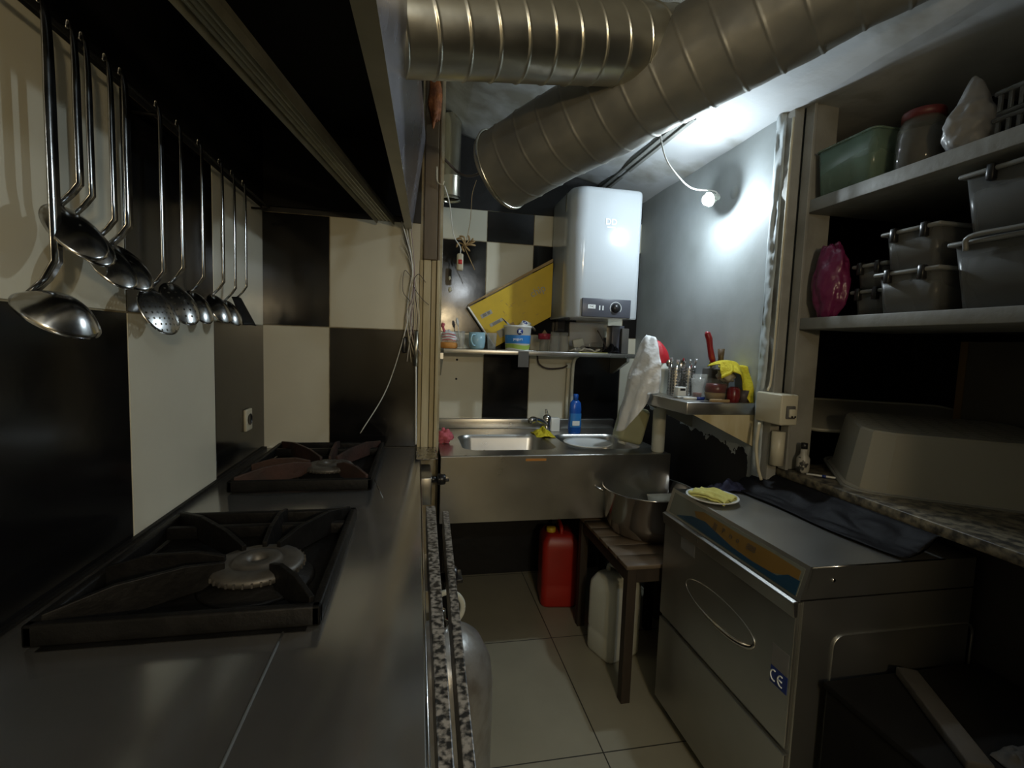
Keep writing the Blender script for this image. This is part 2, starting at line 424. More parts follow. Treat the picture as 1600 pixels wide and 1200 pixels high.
tilewall('wall_left', lambda u, v, d: (LX + d, u, v), [-1.535, -1.085, -.635, -.18, .272, .725, 1.177, 1.628, 2.11],
         [0, .41, .857, 1.36, 1.822], 0, (-1.8, 2.11, 0, CZ), [(-1.8, 2.11, 1.822, CZ)])
tilewall('wall_back_left', lambda u, v, d: (u, 2.11 - d, v), [-.613, -.357, .008], [0, .41, .857, 1.364, 1.812], 0,
         (-.7, .008, 0, CZ), [(-.7, .008, 1.812, CZ)])
tilewall('wall_back', lambda u, v, d: (u, 2.63 - d, v), [.10, .36, .62, .885, 1.165, 1.27], [.89, 1.375, 1.866, 2.03], 0,
         (.0, 1.45, 0, CZ), [(.1, 1.27, 2.03, CZ), (.1, 1.27, 0, .89)])
struct(MB().box((.008, 2.11, 0), (.10, 2.66, CZ)).build('wall_partition', 'plaster_cream'))
# right wall with an uneven plaster edge
mb = MB()
mb.box((1.253, 1.535, 0), (1.40, 2.66, CZ))
struct(mb.build('wall_right', 'wall_right'))
mb = MB()
def edge(i, j):
    z = .75 + i * 1.41
    n1 = noise.noise(Vector((z * 9, j * 2.2, 0))) * .012 + noise.noise(Vector((z * 30, j * 1.5, 4))) * .010
    a = j * PI / 2
    return (1.250 + .02 * (1 - math.cos(a)) * .3 - .012 * math.sin(a) + n1, 1.575 - .05 * j + n1, z)
mb.grid(edge, 110, 7)
struct(mb.build('trim_1', 'plaster', sol=.006))
struct(MB().box((2.3, -1.8, 0), (2.4, 1.9, CZ)).box((1.745, 1.492, 1.39), (2.35, 1.53, CZ)).box((1.40, 1.87, 0), (2.35, 1.95, CZ)).build('wall_right_recess', 'black_paint'))
struct(MB().box((-.75, -1.8, 0), (2.4, -1.7, CZ)).build('wall_rear', 'plaster_cream'))
struct(MB().box((.67, -.40, 0), (2.4, -.30, CZ)).build('wall_light_blocker', 'grey_board'))  # unseen wall added to keep the room lamps off the right side
# ceiling: flat to the left, sloping down to the right wall, then over the recess
mb = MB()
prof = [(-.75, 2.50), (.10, 2.50), (.22, 2.42), (1.253, 2.165), (1.33, 2.175), (2.4, 2.10)]
def ceil(u, v):
    t = u * (len(prof) - 1); i = min(int(t), len(prof) - 2); f = t - i
    x = prof[i][0] * (1 - f) + prof[i + 1][0] * f; z = prof[i][1] * (1 - f) + prof[i + 1][1] * f
    y = -1.8 + v * 4.46
    return (x, y, z + .012 * noise.noise(Vector((x * 4, y * 4, 0))))
mb.grid(ceil, 61, 90)
struct(mb.build('ceiling', 'ceiling', sol=.03))

# dark crack where the ceiling meets the right wall
pts_ = [(1.249, 1.56 + 1.06 * k / 60, 2.160 + .006 * noise.noise(Vector((k * .9, 0, 0)))) for k in range(61)]
struct(MB().tube(pts_, [.0045 + .004 * noise.noise(Vector((k * .7, 5, 0))) for k in range(61)], 6).build('trim_6', 'black_paint'))
# cream casing boards on the partition end
mb = MB()
for x0, x1, d in ((.006, .020, .022), (.022, .052, .030), (.055, .074, .024), (.077, .090, .034)):
    mb.box((x0, 2.11 - d, .86), (x1, 2.11, 1.66))
struct(mb.build('trim_2', 'cream_wood', bevel=.002))
struct(MB().box((.02, 2.075, 1.66), (.075, 2.11, 2.46)).box((.078, 2.09, 1.5), (.088, 2.11, 2.46)).build('trim_3', 'brown_wood', bevel=.003))
mb = MB().box((.108, 2.55, 1.70), (.122, 2.626, 2.03))
struct(mb.build('trim_4', 'plaster', bevel=.002))

# orange foam blob
mb = MB()
def blob(c, r, seed, amp=.25, n=24):
    def f(u, v):
        a = u * 2 * PI; b = (v - .5) * PI
        d = Vector((math.cos(a) * math.cos(b), math.sin(a) * math.cos(b), math.sin(b)))
        k = 1 + amp * noise.noise(d * 2.2 + Vector((seed, 0, 0))) + amp * .5 * noise.noise(d * 5 + Vector((seed, 3, 0)))
        return (c[0] + d.x * r[0] * k, c[1] + d.y * r[1] * k, c[2] + d.z * r[2] * k)
    return f
mb.grid(blob((.055, 2.06, 2.30), (.026, .022, .10), 3, .28), 24, 30, closed=True)
tag(mb.build('foam_patch', 'foam'), 'lumpy orange expanding foam on the wall end under the duct', 'foam')

# ================================================================ HOOD
hood = empty('extractor_hood', (-.3, 1.1, 1.78), 'large black steel cooker hood over the hob with pale greasy flange', 'cooker hood')
mb = MB()   # canopy inside
vs = [(-.605, .1, 1.86), (-.605, 2.10, 1.86), (-.55, .1, 2.45), (-.55, 2.10, 2.45)]
mb.box((-.605, .1, 2.12), (-.085, 2.10, 2.14)); mb.box((-.605, 2.085, 1.83), (-.035, 2.10, 2.14))
mb.box((-.609, .1, 1.84), (-.60, 2.10, 2.14))
mb.build('canopy', 'soot', hood)
def skew(y, a, b, ya=.1, yb=2.08): t = (y - ya) / (yb - ya); return a + (b - a) * t
mb = MB()
xb0, xb1 = -.073, -.040
xt0, xt1 = -.045, .030
vs = [(-.078, .1, 1.778), (-.028, 2.06, 1.778), (.020, 2.06, 2.14), (-.072, .1, 2.14)]
vs2 = [(x - .012, y, z) for x, y, z in vs]
mb.add(vs + vs2, [(0, 1, 2, 3), (7, 6, 5, 4), (0, 4, 5, 1), (1, 5, 6, 2), (2, 6, 7, 3), (3, 7, 4, 0)])
fp = mb.build('front_panel', 'hood_steel', hood); fp['label'] = 'polished blue grey front sheet'
mb = MB()
vs = [(-.118, .1, 1.777), (-.055, 2.06, 1.777), (-.028, 2.06, 1.777), (-.078, .1, 1.777)]
mb.add(vs + [(x, y, z + .012) for x, y, z in vs], [(3, 2, 1, 0), (4, 5, 6, 7), (0, 1, 5, 4), (1, 2, 6, 5), (2, 3, 7, 6), (3, 0, 4, 7)])
mb.build('lower_flange', 'hood_lip', hood)
# inner grease channel, ribbed, running askew to the back wall
mb = MB()
L0, L1 = Vector((-.435, .25, 1.80)), Vector((-.168, 2.07, 1.80))
R0, R1 = Vector((-.385, .25, 1.80)), Vector((-.100, 2.07, 1.80))
N = 14
pr = []
for k in range(N + 1):
    t = k / N
    pr.append((t, .006 * (1 if k % 3 == 1 else 0) - (.012 if k in (0, N) else 0)))
for k in range(N):
    t0, h0 = pr[k]; t1, h1 = pr[k + 1]
    a = L0.lerp(R0, t0) + Vector((0, 0, h0)); b = L1.lerp(R1, t0) + Vector((0, 0, h0))
    c = L1.lerp(R1, t1) + Vector((0, 0, h1)); d = L0.lerp(R0, t1) + Vector((0, 0, h1))
    up = Vector((0, 0, .02))
    mb.add([a, b, c, d, a + up, b + up, c + up, d + up], [(0, 1, 2, 3), (7, 6, 5, 4), (0, 4, 5, 1), (1, 5, 6, 2), (2, 6, 7, 3), (3, 7, 4, 0)])
mb.build('grease_channel', 'alu', hood)

# ================================================================ DUCTS
def duct(name, p0, p1, r, pitch, n_len, matl, amp=.004, dent=.0, label='', cat='duct', hel=True, p2=None):
    p0 = Vector(p0); p1 = Vector(p1); L = (p1 - p0).length; t = (p1 - p0).normalized()
    u = t.cross(Vector((0, 0, 1))).normalized(); w = u.cross(t)
    mb = MB(); seg = 72
    vs = []; fs = []; ms = []
    for i in range(n_len + 1):
        s = L * i / n_len
        for k in range(seg):
            a = 2 * PI * k / seg
            ph = (s / pitch + (k / seg if hel else 0)) % 1.0
            d = min(ph, 1 - ph) * pitch
            rr = r + amp * math.exp(-(d / .0026) ** 2)
            if dent: rr += dent * noise.noise(Vector((s * 6, math.cos(a) * 1.6, math.sin(a) * 1.6))) + dent * .4 * noise.noise(Vector((s * 18, math.cos(a) * 4, math.sin(a) * 4)))
            vs.append(p0 + t * s + (u * math.cos(a) + w * math.sin(a)) * rr)
    for i in range(n_len):
        for k in range(seg):
            k2 = (k + 1) % seg; fs.append((i * seg + k, i * seg + k2, (i + 1) * seg + k2, (i + 1) * seg + k))
    mb.add(vs, fs, 0, True)
    fs2 = [list(range(seg)), [n_len * seg + k for k in range(seg)]]
    o = len(mb.v) - len(vs)
    mb.f += fs2; mb.m += [0, 0]; mb.sm += [False, False]
    return mb
d2a, d2b = Vector((.286, 1.734, 1.935)), Vector((.78, 1.213, 2.13))
dv = (d2b - d2a)
big = empty('exhaust_duct', tuple(d2a), 'wide dull grey spiral duct running diagonally under the ceiling', 'duct')
end = d2a + dv * 2.35
tube_o = duct('', d2a - dv * .02, end, .135, .085, 640, '', .0024, .006)
tube_o.build('duct_tube', 'duct_dull', big)
tn = dv.normalized(); uu = tn.cross(Vector((0, 0, 1))).normalized(); ww = uu.cross(tn)
ring = [d2a + (uu * math.cos(a) + ww * math.sin(a)) * .138 for a in [2 * PI * k / 48 for k in range(49)]]
MB().tube(ring, .005, 8, cap=False).build('end_rim', 'duct_seam', big)
small = empty('branch_duct', (-.03, 1.12, 1.99), 'shiny silver spiral duct leading from the hood into the wide duct', 'duct')
d1a = Vector((-.07, 1.125, 1.993)); d1b = Vector((.70, 1.325, 2.17))
duct('', d1a, d1b, .098, .072, 640, '', .003, .0012).build('duct_tube', 'duct', small)

# short vertical flue in the back corner
flue = empty('flue_pipe', (.155, 2.45, 2.04), 'short vertical metal flue pipe in the back corner above the tiles', 'pipe')
MB().lathe([(.045, 0), (.045, .10), (.048, .103), (.045, .106), (.045, .40)], (.155, 2.52, 2.045), 32).build('pipe_tube', 'duct', flue)
MB().lathe([(.05, 0), (.05, .015), (.045, .015)], (.155, 2.52, 2.035), 32).build('collar', 'duct_seam', flue)

# conduit on ceiling above heater
mb = MB()
CT = TR(1.01, 0, 2.218) @ rot('Y', 13.9)
mb.box((-.028, 1.75, -.014), (.028, 2.62, .004), T=CT); mb.box((-.020, 1.75, -.022), (-.008, 2.62, -.014), T=CT); mb.box((.008, 1.75, -.022), (.014, 2.62, -.014), T=CT)
tag(mb.build('ceiling_channel', 'shelf_paint', bevel=.001), 'white grooved channel on the ceiling above the water heater', 'cable channel')

# ================================================================ HOB RUN
run = empty('hob_worktop', (-.3, 1.0, 0), 'long stainless steel worktop of the gas hob along the tiled wall', 'worktop')
mb = MB().rbox((-.609, -.6, .835), (.022, 2.105, .86), .006, 3)
mb.build('top_sheet', 'counter_steel', run)
MB().box((.000, -.6, .60), (.014, 2.10, .836)).build('front_fascia', 'sink_steel', run)
MB().box((-.6104, -.6, .855), (-.600, 2.107, .866)).build('wall_seal', 'iron', run)
MB().box((-.60, -.6, .0), (-.12, 2.10, .83)).build('base_body', 'soot', run)
mb = MB(); mb.tube([(-.197, -.5, .8608), (-.197, .765, .8608)], .0018, 6); mb.build('seam', 'shelf_paint', run)  # pale paint stands in for the bright highlight along this seam
MB().tube([(-.15, 1.71, .8605), (-.09, 1.41, .8605)], .0010, 6).build('seam', 'chrome', run)
MB().tube([(.020, -.55, .859), (.020, 2.10, .859)], .0026, 8).build('edge_bead', 'chrome', run)
MB().rbox((.012, 1.70, .735), (.060, 1.90, .834), .003, 2).build('valve_panel', 'sink_steel', run)
MB().rbox((.012, 1.08, .69), (.056, 1.28, .745), .003, 2).build('valve_panel', 'sink_steel', run)
def knob(x, y, z, r):
    T = TR(x, y, z) @ rot('Y', 90)
    k = MB().lathe([(0, .0), (r * .8, 0), (r, .004), (r * .95, .028), (r * .8, .032), (0, .032)], seg=28, T=T)
    k.rbox((-r * .2, -r, .026), (r * .2, r, .044), .002, 2, T=T)
    k.tube([T @ Vector((0, 0, -.030)), T @ Vector((0, 0, 0))], .012)
    return k
knob(.083, 1.80, .80, .021).build('knob', 'black_plastic', run)
knob(.078, 1.18, .725, .027).build('knob', 'black_plastic', run)
# crumpled foil at the worktop's far end
mb = MB()
mb.grid(lambda u, v: (.002 + .085 * u + .004 * noise.noise(Vector((u * 9, v * 9, 1))), 1.86 + .22 * v, .863 + .004 * noise.noise(Vector((u * 14, v * 20, 5)))), 20, 40)
tag(mb.build('foil_strip', 'utensil', sol=.001), 'crumpled foil strip lying on the worktop end below the cream boards', 'foil')

# granite strips in front of the hob
for k, (a0, a1, b0, b1, z0, z1, lb) in enumerate((
        (.034, .062, .032, .050, .765, .830, 'speckled granite strip against the hob worktop front edge'),
        (.084, .102, .060, .076, .745, .812, 'outer speckled granite strip beyond the first, beside the knob'))):
    mb = MB().prism([(a0, 1.42), (a1, 1.42), (b1, .42), (b0, .42)], z0, z1)
    tag(mb.build('granite_strip', 'granite_dark', bevel=.002), lb, 'granite strip')

# cast iron grates
def grate(x0, x1, y0, y1, cx, cy, label, rust=False):
    z = .862
    g = empty('hob_grate', ((x0 + x1) / 2, (y0 + y1) / 2, z), label, 'hob grate')
    mb = MB(); w = .016; h = .034
    mb.rbox((x0, y0, z), (x1, y0 + w, z + h), .004, 2); mb.rbox((x0, y1 - w, z), (x1, y1, z + h), .004, 2)
    mb.rbox((x0, y0, z), (x0 + w, y1, z + h), .004, 2); mb.rbox((x1 - w, y0, z), (x1, y1, z + h), .004, 2)
    mb.build('frame', 'iron', g)
    mb = MB().rbox((x0 + w, y0 + .16 * (y1 - y0) * 0 + (y1 - y0) * .80, z + .004), (x1 - w, y0 + (y1 - y0) * .84, z + h - .004), .003, 2)
    mb.build('cross_bar', 'iron', g)
    fins = [(x0 + w, y0 + w), (x1 - w, y0 + w), (x1 - w, y1 - w), (x0 + w, y1 - w), (x0 + w, cy), (cx - .02, y1 - w)]
    c = Vector((cx, cy, 0))
    for k, p in enumerate(fins):
        a = Vector((p[0], p[1], 0)); d = (c - a); L = d.length - .055; d.normalize(); s = Vector((-d.y, d.x, 0)) * .0045
        mb = MB()
        prof = [(0, .0), (L * .85, .012), (L, .030), (L, .052), (L * .75, .062), (L * .35, .060), (0, .042)]
        vs = []
        for sg in (-1, 1):
            for t, hh in prof: q = a + d * t + s * sg; vs.append((q.x, q.y, z + hh))
        n = len(prof)
        mb.add(vs, [list(range(n))[::-1], list(range(n, 2 * n))] + [(i, (i + 1) % n, n + (i + 1) % n, n + i) for i in range(n)])
        mb.build('finger', 'iron_rust' if rust else 'iron', g, bevel=.0015)
    return g
def burner(cx, cy, label, r=.075):
    z = .861
    b = empty('gas_burner', (cx, cy, z), label, 'gas burner')
    MB().lathe([(0, 0), (r * 1.25, 0), (r * 1.2, .006), (r * .9, .010), (r * .85, .022), (0, .022)], (cx, cy, z), 40).build('burner_base', 'iron', b)
    prof = [(r * .2, .024), (r * .85, .024), (r, .026), (r, .034), (r * .93, .040), (r * .62, .043), (r * .55, .038), (r * .5, .046), (r * .24, .046), (r * .2, .030), (r * .2, .024)]
    mb = MB().lathe(prof, (cx, cy, z), 48)
    for k in range(36):
        a = 2 * PI * k / 36
        mb.box((r * .97, -.0016, .0265), (r * 1.035, .0016, .0345), T=TR(cx, cy, z) @ Matrix.Rotation(a, 4, 'Z'))
    mb.build('burner_cap', 'burner', b)
grate(-.548, -.143, .772, 1.235, -.285, .94, 'black cast iron grate over the nearer burner')
burner(-.285, .94, 'round grey slotted burner under the nearer grate', .08)
grate(-.535, -.128, 1.49, 2.04, -.285, 1.66, 'scorched reddish cast iron grate against the back wall', True)
burner(-.28, 1.66, 'round grey burner in the far grate by the back wall', .075)
for x0, x1, y0, y1, lb in ((-.53, -.16, .76, 1.22, 'blackened drip tray beneath the nearer grate'), (-.52, -.145, 1.505, 2.03, 'blackened drip tray beneath the far grate')):
    tag(MB().box((x0 + .004, y0 + .004, .8602), (x1 - .004, y1 - .004, .8612)).build('drip_tray', 'iron'), lb, 'drip tray')

# wall socket on left wall
so = tag(MB().rbox((-.6115, 1.87, .97), (-.600, 1.935, 1.05), .004, 2).build('wall_socket', 'warm_white'), 'small cream wall socket on the black tile behind the hob', 'socket')
MB().lathe([(0, 0), (.019, 0), (.021, .003)], seg=24, T=TR(-.5995, 1.902, 1.012) @ rot('Y', 90)).build('socket_well', 'black_plastic', so)

# ================================================================ UTENSILS
rod = empty('utensil_rail', (-.555, 1.2, 1.79), 'long thin dark rail on the left wall carrying the ladles', 'rail')
MB().tube([(-.555, .35, 1.783), (-.555, 2.0, 1.800)], .0045, 10).build('bar', 'iron', rod)
for y in (.45, 1.22, 1.98):
    MB().tube([(-.613, y, 1.79), (-.555, y, 1.79)], .004, 8).build('bracket', 'iron', rod)

def bowl_fn(r, depth, long=1.0):
    def f(u, v):
        a = u * 2 * PI; rr = v
        return (r * rr * math.cos(a), r * long * rr * math.sin(a), -depth * (1 - rr ** 2))
    return f
UT = [  # y, z where the neck bends, bowl radius, elongation, depth, tilt, twist, kind, label, handle width
    (.866, 1.402, .055, 1.0, .034, 38, 16, 'ladle', 'big deep soup ladle hanging nearest the camera', .012),
    (.925, 1.535, .042, 1.38, .016, 50, 28, 'serving_spoon', 'broad serving spoon hanging just beyond the big ladle', .009),
    (.955, 1.525, .038, 1.4, .014, 52, 26, 'serving_spoon', 'serving spoon half hidden behind the broad spoon beyond the big ladle', .008),
    (1.015, 1.500, .040, 1.4, .014, 53, 24, 'serving_spoon', 'dark serving spoon hanging third beyond the big ladle', .008),
    (1.060, 1.500, .042, 1.38, .016, 50, 28, 'serving_spoon', 'bright handled serving spoon at the edge of the first black tile', .012),
    (1.185, 1.430, .054, 1.0, .010, 66, 12, 'skimmer', 'round perforated skimmer hanging against the black tile', .009),
    (1.275, 1.452, .044, 1.3, .015, 58, 28, 'slotted_spoon', 'slotted spoon with holes hanging beside the skimmer', .009),
    (1.385, 1.445, .037, 1.3, .013, 60, 24, 'serving_spoon', 'serving spoon hanging on the far side of the slotted spoon', .009),
    (1.515, 1.448, .037, 1.25, .013, 60, 24, 'serving_spoon', 'serving spoon at the near edge of the last pale tile', .008),
    (1.605, 1.440, .035, 1.25, .013, 60, 24, 'serving_spoon', 'serving spoon second from the far end of the rail', .008),
    (1.700, 1.455, .038, 1.3, .012, 62, 20, 'turner', 'dark flat bladed turner hanging at the far end of the rail', .008),
]
for (y, zb, r, lg, dp, tilt, twist, kind, label, hw) in UT:
    u = empty(kind, (-.548, y, 1.79), label, {'ladle': 'ladle', 'skimmer': 'skimmer', 'turner': 'turner'}.get(kind, 'spoon'), None)
    z1 = 1.80
    xh = -.541
    pts = spline([(-.551, y, z1 - .008), (-.549, y, z1 + .004), (-.544, y, z1 - .004), (xh, y, z1 - .05), (xh, y, (z1 + zb) / 2), (xh, y, zb + .02)], 5)
    nk = [Vector((xh - .010, y - .004, zb + .002)), Vector((xh - .026, y - .008, zb - .018))]
    if kind == 'ladle': nk = [Vector((xh - .012, y - .004, zb - .008)), Vector((xh - .030, y - .008, zb - .030))]
    mb = MB()
    allp = pts + nk
    rr = [.0028] * 12 + [hw * .6] * (len(allp) - 12)
    # flattened strip handle
    vs = []; fs = []
    for i, p in enumerate(allp):
        w = .003 if i < 10 else hw * (.62 + .38 * min(1, (i - 10) / 8))
        th = .0012
        for dx, dy in ((-th, -w), (th, -w), (th, w), (-th, w)): vs.append((p.x + dx, p.y + dy, p.z))
    for i in range(len(allp) - 1):
        for k in range(4): fs.append((i * 4 + k, i * 4 + (k + 1) % 4, (i + 1) * 4 + (k + 1) % 4, (i + 1) * 4 + k))
    fs += [(3, 2, 1, 0), tuple((len(allp) - 1) * 4 + k for k in range(4))]
    mb.add(vs, fs, 0, True)
    mb.build('handle', 'utensil', u)
    # bowl: local Y long axis points down and away from the wall, opening (+Z) faces the wall
    e = nk[-1]
    ph = R(twist)
    dwn = Vector((math.cos(R(tilt)) * math.cos(ph), -math.cos(R(tilt)) * math.sin(ph), -math.sin(R(tilt))))
    opn = Vector((-math.sin(R(tilt)) * math.cos(ph), math.sin(R(tilt)) * math.sin(ph), -math.cos(R(tilt))))
    xax = dwn.cross(opn)
    c = e + dwn * (r * lg * .97) + opn * (.001)
    T = Matrix.Translation(c) @ Matrix((( xax.x, dwn.x, opn.x, 0), (xax.y, dwn.y, opn.y, 0), (xax.z, dwn.z, opn.z, 0), (0, 0, 0, 1)))
    mb = MB()
    if kind == 'turner':
        mb.grid(lambda a, b: ((a - .5) * .06 * (.7 + .3 * b), (b - .5) * .10, -.004 * math.cos((a - .5) * PI)), 12, 12, T=T)
    else:
        mb.grid(bowl_fn(r, dp, lg), 44, 12, T=T, closed=True)
    Ti = T.inverted()
    o = mb.build('blade' if kind == 'turner' else ('disc' if kind == 'skimmer' else 'bowl'),
                 {'skimmer': 'skimmer', 'slotted_spoon': 'slotted', 'turner': 'iron'}.get(kind, 'utensil'), u, sol=.0012,
                 uv=lambda co: ((Ti @ co).x, (Ti @ co).y))

# ================================================================ CABLES at the partition
def cable(name, pts, r, m, label, cat='cable', group=None, n=8):
    return tag(MB().tube(spline(pts, n), r, 6).build(name, m), label, cat, group)
G = 'cables bunched at the wall end'
for k in range(13):
    a = random.uniform(-1, 1); b = random.uniform(-1, 1)
    zt = random.uniform(1.70, 1.84); zb = random.uniform(1.22, 1.36)
    cable('cable', [(-.055 + .02 * a, 2.065, zt), (-.022 + .006 * a, 2.045, 1.62), (-.018 + .012 * a + .015 * b, 2.04 + .008 * b, 1.50),
                    (-.02 + .03 * b, 2.05, 1.40), (-.012 + .030 * a, 2.055, zb)], .0016,
          ('cord', 'cord_pink', 'cord_white', 'cord_dark')[k % 4], 'thin %s cable in the tangled bunch hanging at the end of the tiled wall' % ('cream', 'greyish pink', 'white', 'dark')[k % 4], group=G)
cable('cable', [(-.07, 2.05, 1.80), (-.03, 2.04, 1.66), (-.025, 2.04, 1.55), (-.045, 2.05, 1.38), (-.12, 2.06, 1.12), (-.225, 2.05, .93)], .0022, 'cord_white',
      'long white cable running down from the bunch to the far grate')
cable('cable', [(-.028, 2.04, 1.58), (-.055, 2.02, 1.60), (-.06, 2.02, 1.52), (-.03, 2.03, 1.48)], .0014, 'cord_dark', 'dark cable looped to the left across the bunch')
cable('cable', [(.03, 2.03, 1.56), (.0, 2.02, 1.59), (-.02, 2.03, 1.55), (.01, 2.03, 1.50), (.045, 2.045, 1.47)], .0014, 'cord_dark', 'dark cable looped over the cream boards')
pl = tag(MB().tube(spline([(-.036, 2.05, 1.50), (-.050, 2.055, 1.38), (-.052, 2.06, 1.33)], 6), .0022, 6).build('lamp_flex', 'cord'), 'cream flex ending in a black plug on the black tile', 'cable')
MB().rbox((-.062, 2.05, 1.268), (-.042, 2.072, 1.335), .006, 2).build('plug', 'black_plastic', pl)
tl = tag(MB().tube([(-.004, 2.045, 1.36), (-.004, 2.045, 1.215)], .0085, 12).build('metal_tube', 'duct'), 'short grey metal tube hanging upright in the cable bunch', 'tube')
MB().tube(spline([(-.004, 2.045, 1.215), (-.002, 2.045, 1.16), (.0, 2.05, 1.0), (.002, 2.06, .88)], 5), .004, 6).build('tail', 'cord_white', tl)
cable('cable', [(.066, 2.05, 2.03), (.070, 2.04, 1.97), (.09, 2.03, 1.955), (.095, 2.03, 1.97)], .003, 'cord', 'cut cream wire sticking out of the brown board')
# white wire to hanging switch
sw = empty('hanging_switch', (.192, 2.3, 1.72), 'small white pull switch with red button hanging in front of the black tile', 'switch')
MB().tube(spline([(.10, 2.06, 1.96), (.125, 2.10, 1.90), (.15, 2.2, 1.80), (.19, 2.30, 1.765), (.192, 2.3, 1.735)], 8), .0024, 6).build('flex', 'cord_white', sw)
MB().rbox((.176, 2.29, 1.655), (.206, 2.312, 1.735), .008, 3).build('body', 'warm_white', sw)
MB().rbox((.182, 2.286, 1.685), (.200, 2.292, 1.705), .001, 1).build('button', 'red_print', sw)
mb = MB()
for k in range(9):
    a = k * 2.4
    mb.tube(spline([(.215, 2.31, 1.775), (.215 + .03 * math.cos(a), 2.31 + .012 * math.sin(a * 2), 1.79 + .022 * math.sin(a)), (.215 + .05 * math.cos(a + .4), 2.31, 1.785 + .04 * math.sin(a + .4))], 4), [.003] * 4 + [.0045] * 4 + [.0012])
mb.tube([(.21, 2.31, 1.77), (.262, 2.31, 1.665)], .002)
mb.tube(spline([(.22, 2.31, 1.80), (.245, 2.4, 1.92), (.255, 2.45, 2.05), (.28, 2.5, 2.14)], 6), .0015)
tag(mb.build('dried_sprig', 'kraft'), 'dried brown sprig hung on a string beside the pull switch', 'dried plant')
cable('cable', [(.10, 2.2, 2.12), (.18, 2.2, 2.06), (.25, 2.1, 2.04), (.32, 1.98, 2.09), (.42, 1.86, 2.17)], .006, 'cord_dark', 'thick dark cable sagging across to the wide duct')
# white chips on the tile
for (x, z, r, lb) in ((.165, 1.66, .008, 'upper of two white plaster chips on the black tile'), (.168, 1.60, .011, 'lower of two white plaster chips on the black tile')):
    mb = MB().grid(blob((x, 2.625, z), (r * .8, .004, r * 1.3), x * 50, .5), 14, 10, closed=True)
    tag(mb.build('plaster_chip', 'cord'), lb, 'chip')
for (x, z, w_) in ((.215, 1.225, 'upper'), (.213, 1.12, 'lower')):
    tag(MB().lathe([(0, .003), (.005, .002), (.006, 0)], seg=12, T=TR(x, 2.6265, z) @ rot('X', 90)).build('screw_hole', 'black_plastic'),
        w_ + ' small dark screw hole in the cream tile under the sink shelf', 'screw hole', 'screw holes under the sink shelf')

# ================================================================ SINK
SZ = .85
sink = empty('sink_unit', (.65, 2.3, 0), 'long stainless steel double sink with tall front apron against the back wall', 'sink')
X0, X1, Y0, Y1 = .103, 1.13, 1.955, 2.622
def rrect(cx, cy, w, h, r, n=6):
    P = []
    for (sx, sy, a0) in ((1, 1, 0), (-1, 1, 90), (-1, -1, 180), (1, -1, 270)):
        for k in range(n + 1):
            a = R(a0 + 90 * k / n)
            P.append((cx + sx * (w / 2 - r) + r * math.cos(a), cy + sy * (h / 2 - r) + r * math.sin(a)))
    return P
basins = [(.425, 2.245, .44, .36), (.885, 2.245, .36, .36)]
bm = bmesh.new()
def loop(P, z):
    vs = [bm.verts.new((x, y, z)) for x, y in P]
    return [bm.edges.new((vs[i], vs[(i + 1) % len(vs)])) for i in range(len(vs))]
es = loop([(X0, Y0), (X1, Y0), (X1, Y1), (X0, Y1)], SZ)
for b in basins: es += loop(rrect(*b, .07), SZ)
bmesh.ops.triangle_fill(bm, edges=es, use_beauty=True)
mb = MB(); bm.verts.index_update()
mb.add([v.co[:] for v in bm.verts], [[v.index for v in f.verts] for f in bm.faces]); bm.free()
mb.build('worktop', 'sink_steel', sink)
for b in basins:
    mb = MB(); loops = []
    for (ins, dz) in ((0, 0), (.004, -.005), (.010, -.02), (.02, -.13), (.035, -.15), (.07, -.158)):
        loops.append([(x, y, SZ + dz) for x, y in rrect(b[0], b[1], b[2] - 2 * ins, b[3] - 2 * ins, max(.02, .07 - ins * .5))])
    n = len(loops[0]); vs = sum(loops, []); fs = []
    for i in range(len(loops) - 1):
        for k in range(n): fs.append((i * n + k, i * n + (k + 1) % n, (i + 1) * n + (k + 1) % n, (i + 1) * n + k))
    fs.append([(len(loops) - 1) * n + k for k in range(n)])
    mb.add(vs, fs, 0, True); o = mb.build('basin', 'sink_steel', sink)
    MB().lathe([(0, .002), (.02, .002), (.028, .0035), (.032, 0)], (b[0], b[1], SZ - .157), 24).build('drain', 'chrome', sink)
MB().box((X0, Y0 - .006, .568), (X1, Y0 + .004, SZ)).tube([(X0, Y0, SZ - .003), (X1, Y0, SZ - .003)], .006, 10).build('apron', 'sink_steel', sink, bevel=.001)
MB().rbox((X0, 2.596, SZ), (X1, 2.626, .905), .003, 2).build('splashback', 'sink_steel', sink)
for x in (.14, 1.09):
    for y in (2.0, 2.56): MB().box((x - .017, y - .017, 0), (x + .017, y + .017, SZ - .003)).build('leg', 'iron', sink)
mb = MB().box((.46, Y0 - .0075, .828), (.55, Y0 - .0055, .838), 0)
st = mb.build('sticker', 'orange', sink); st['label'] = 'small orange sticker on the rim'

# faucet
fa = empty('mixer_tap', (.68, 2.50, SZ), 'chrome single lever mixer tap standing between the two basins', 'tap')
MB().lathe([(0, 0), (.026, 0), (.026, .008), (.021, .012), (.020, .055), (.022, .06), (.022, .085), (.012, .095), (0, .096)], (.70, 2.50, SZ), 24).build('body', 'chrome', fa)
MB().tube(spline([(.695, 2.49, SZ + .045), (.66, 2.45, SZ + .065), (.61, 2.40, SZ + .085), (.575, 2.37, SZ + .08)], 6), [.012] * 13 + [.016, .018, .018, .017, .016, .016], 14).build('spout', 'chrome', fa)
MB().tube([(.70, 2.50, SZ + .09), (.685, 2.47, SZ + .125)], [.008, .006], 10).build('lever', 'chrome', fa)
tag(MB().rbox((.725, 2.50, SZ), (.775, 2.545, SZ + .075), .004, 2).build('soap_box', 'porcelain'), 'small white plastic box behind the tap', 'box')
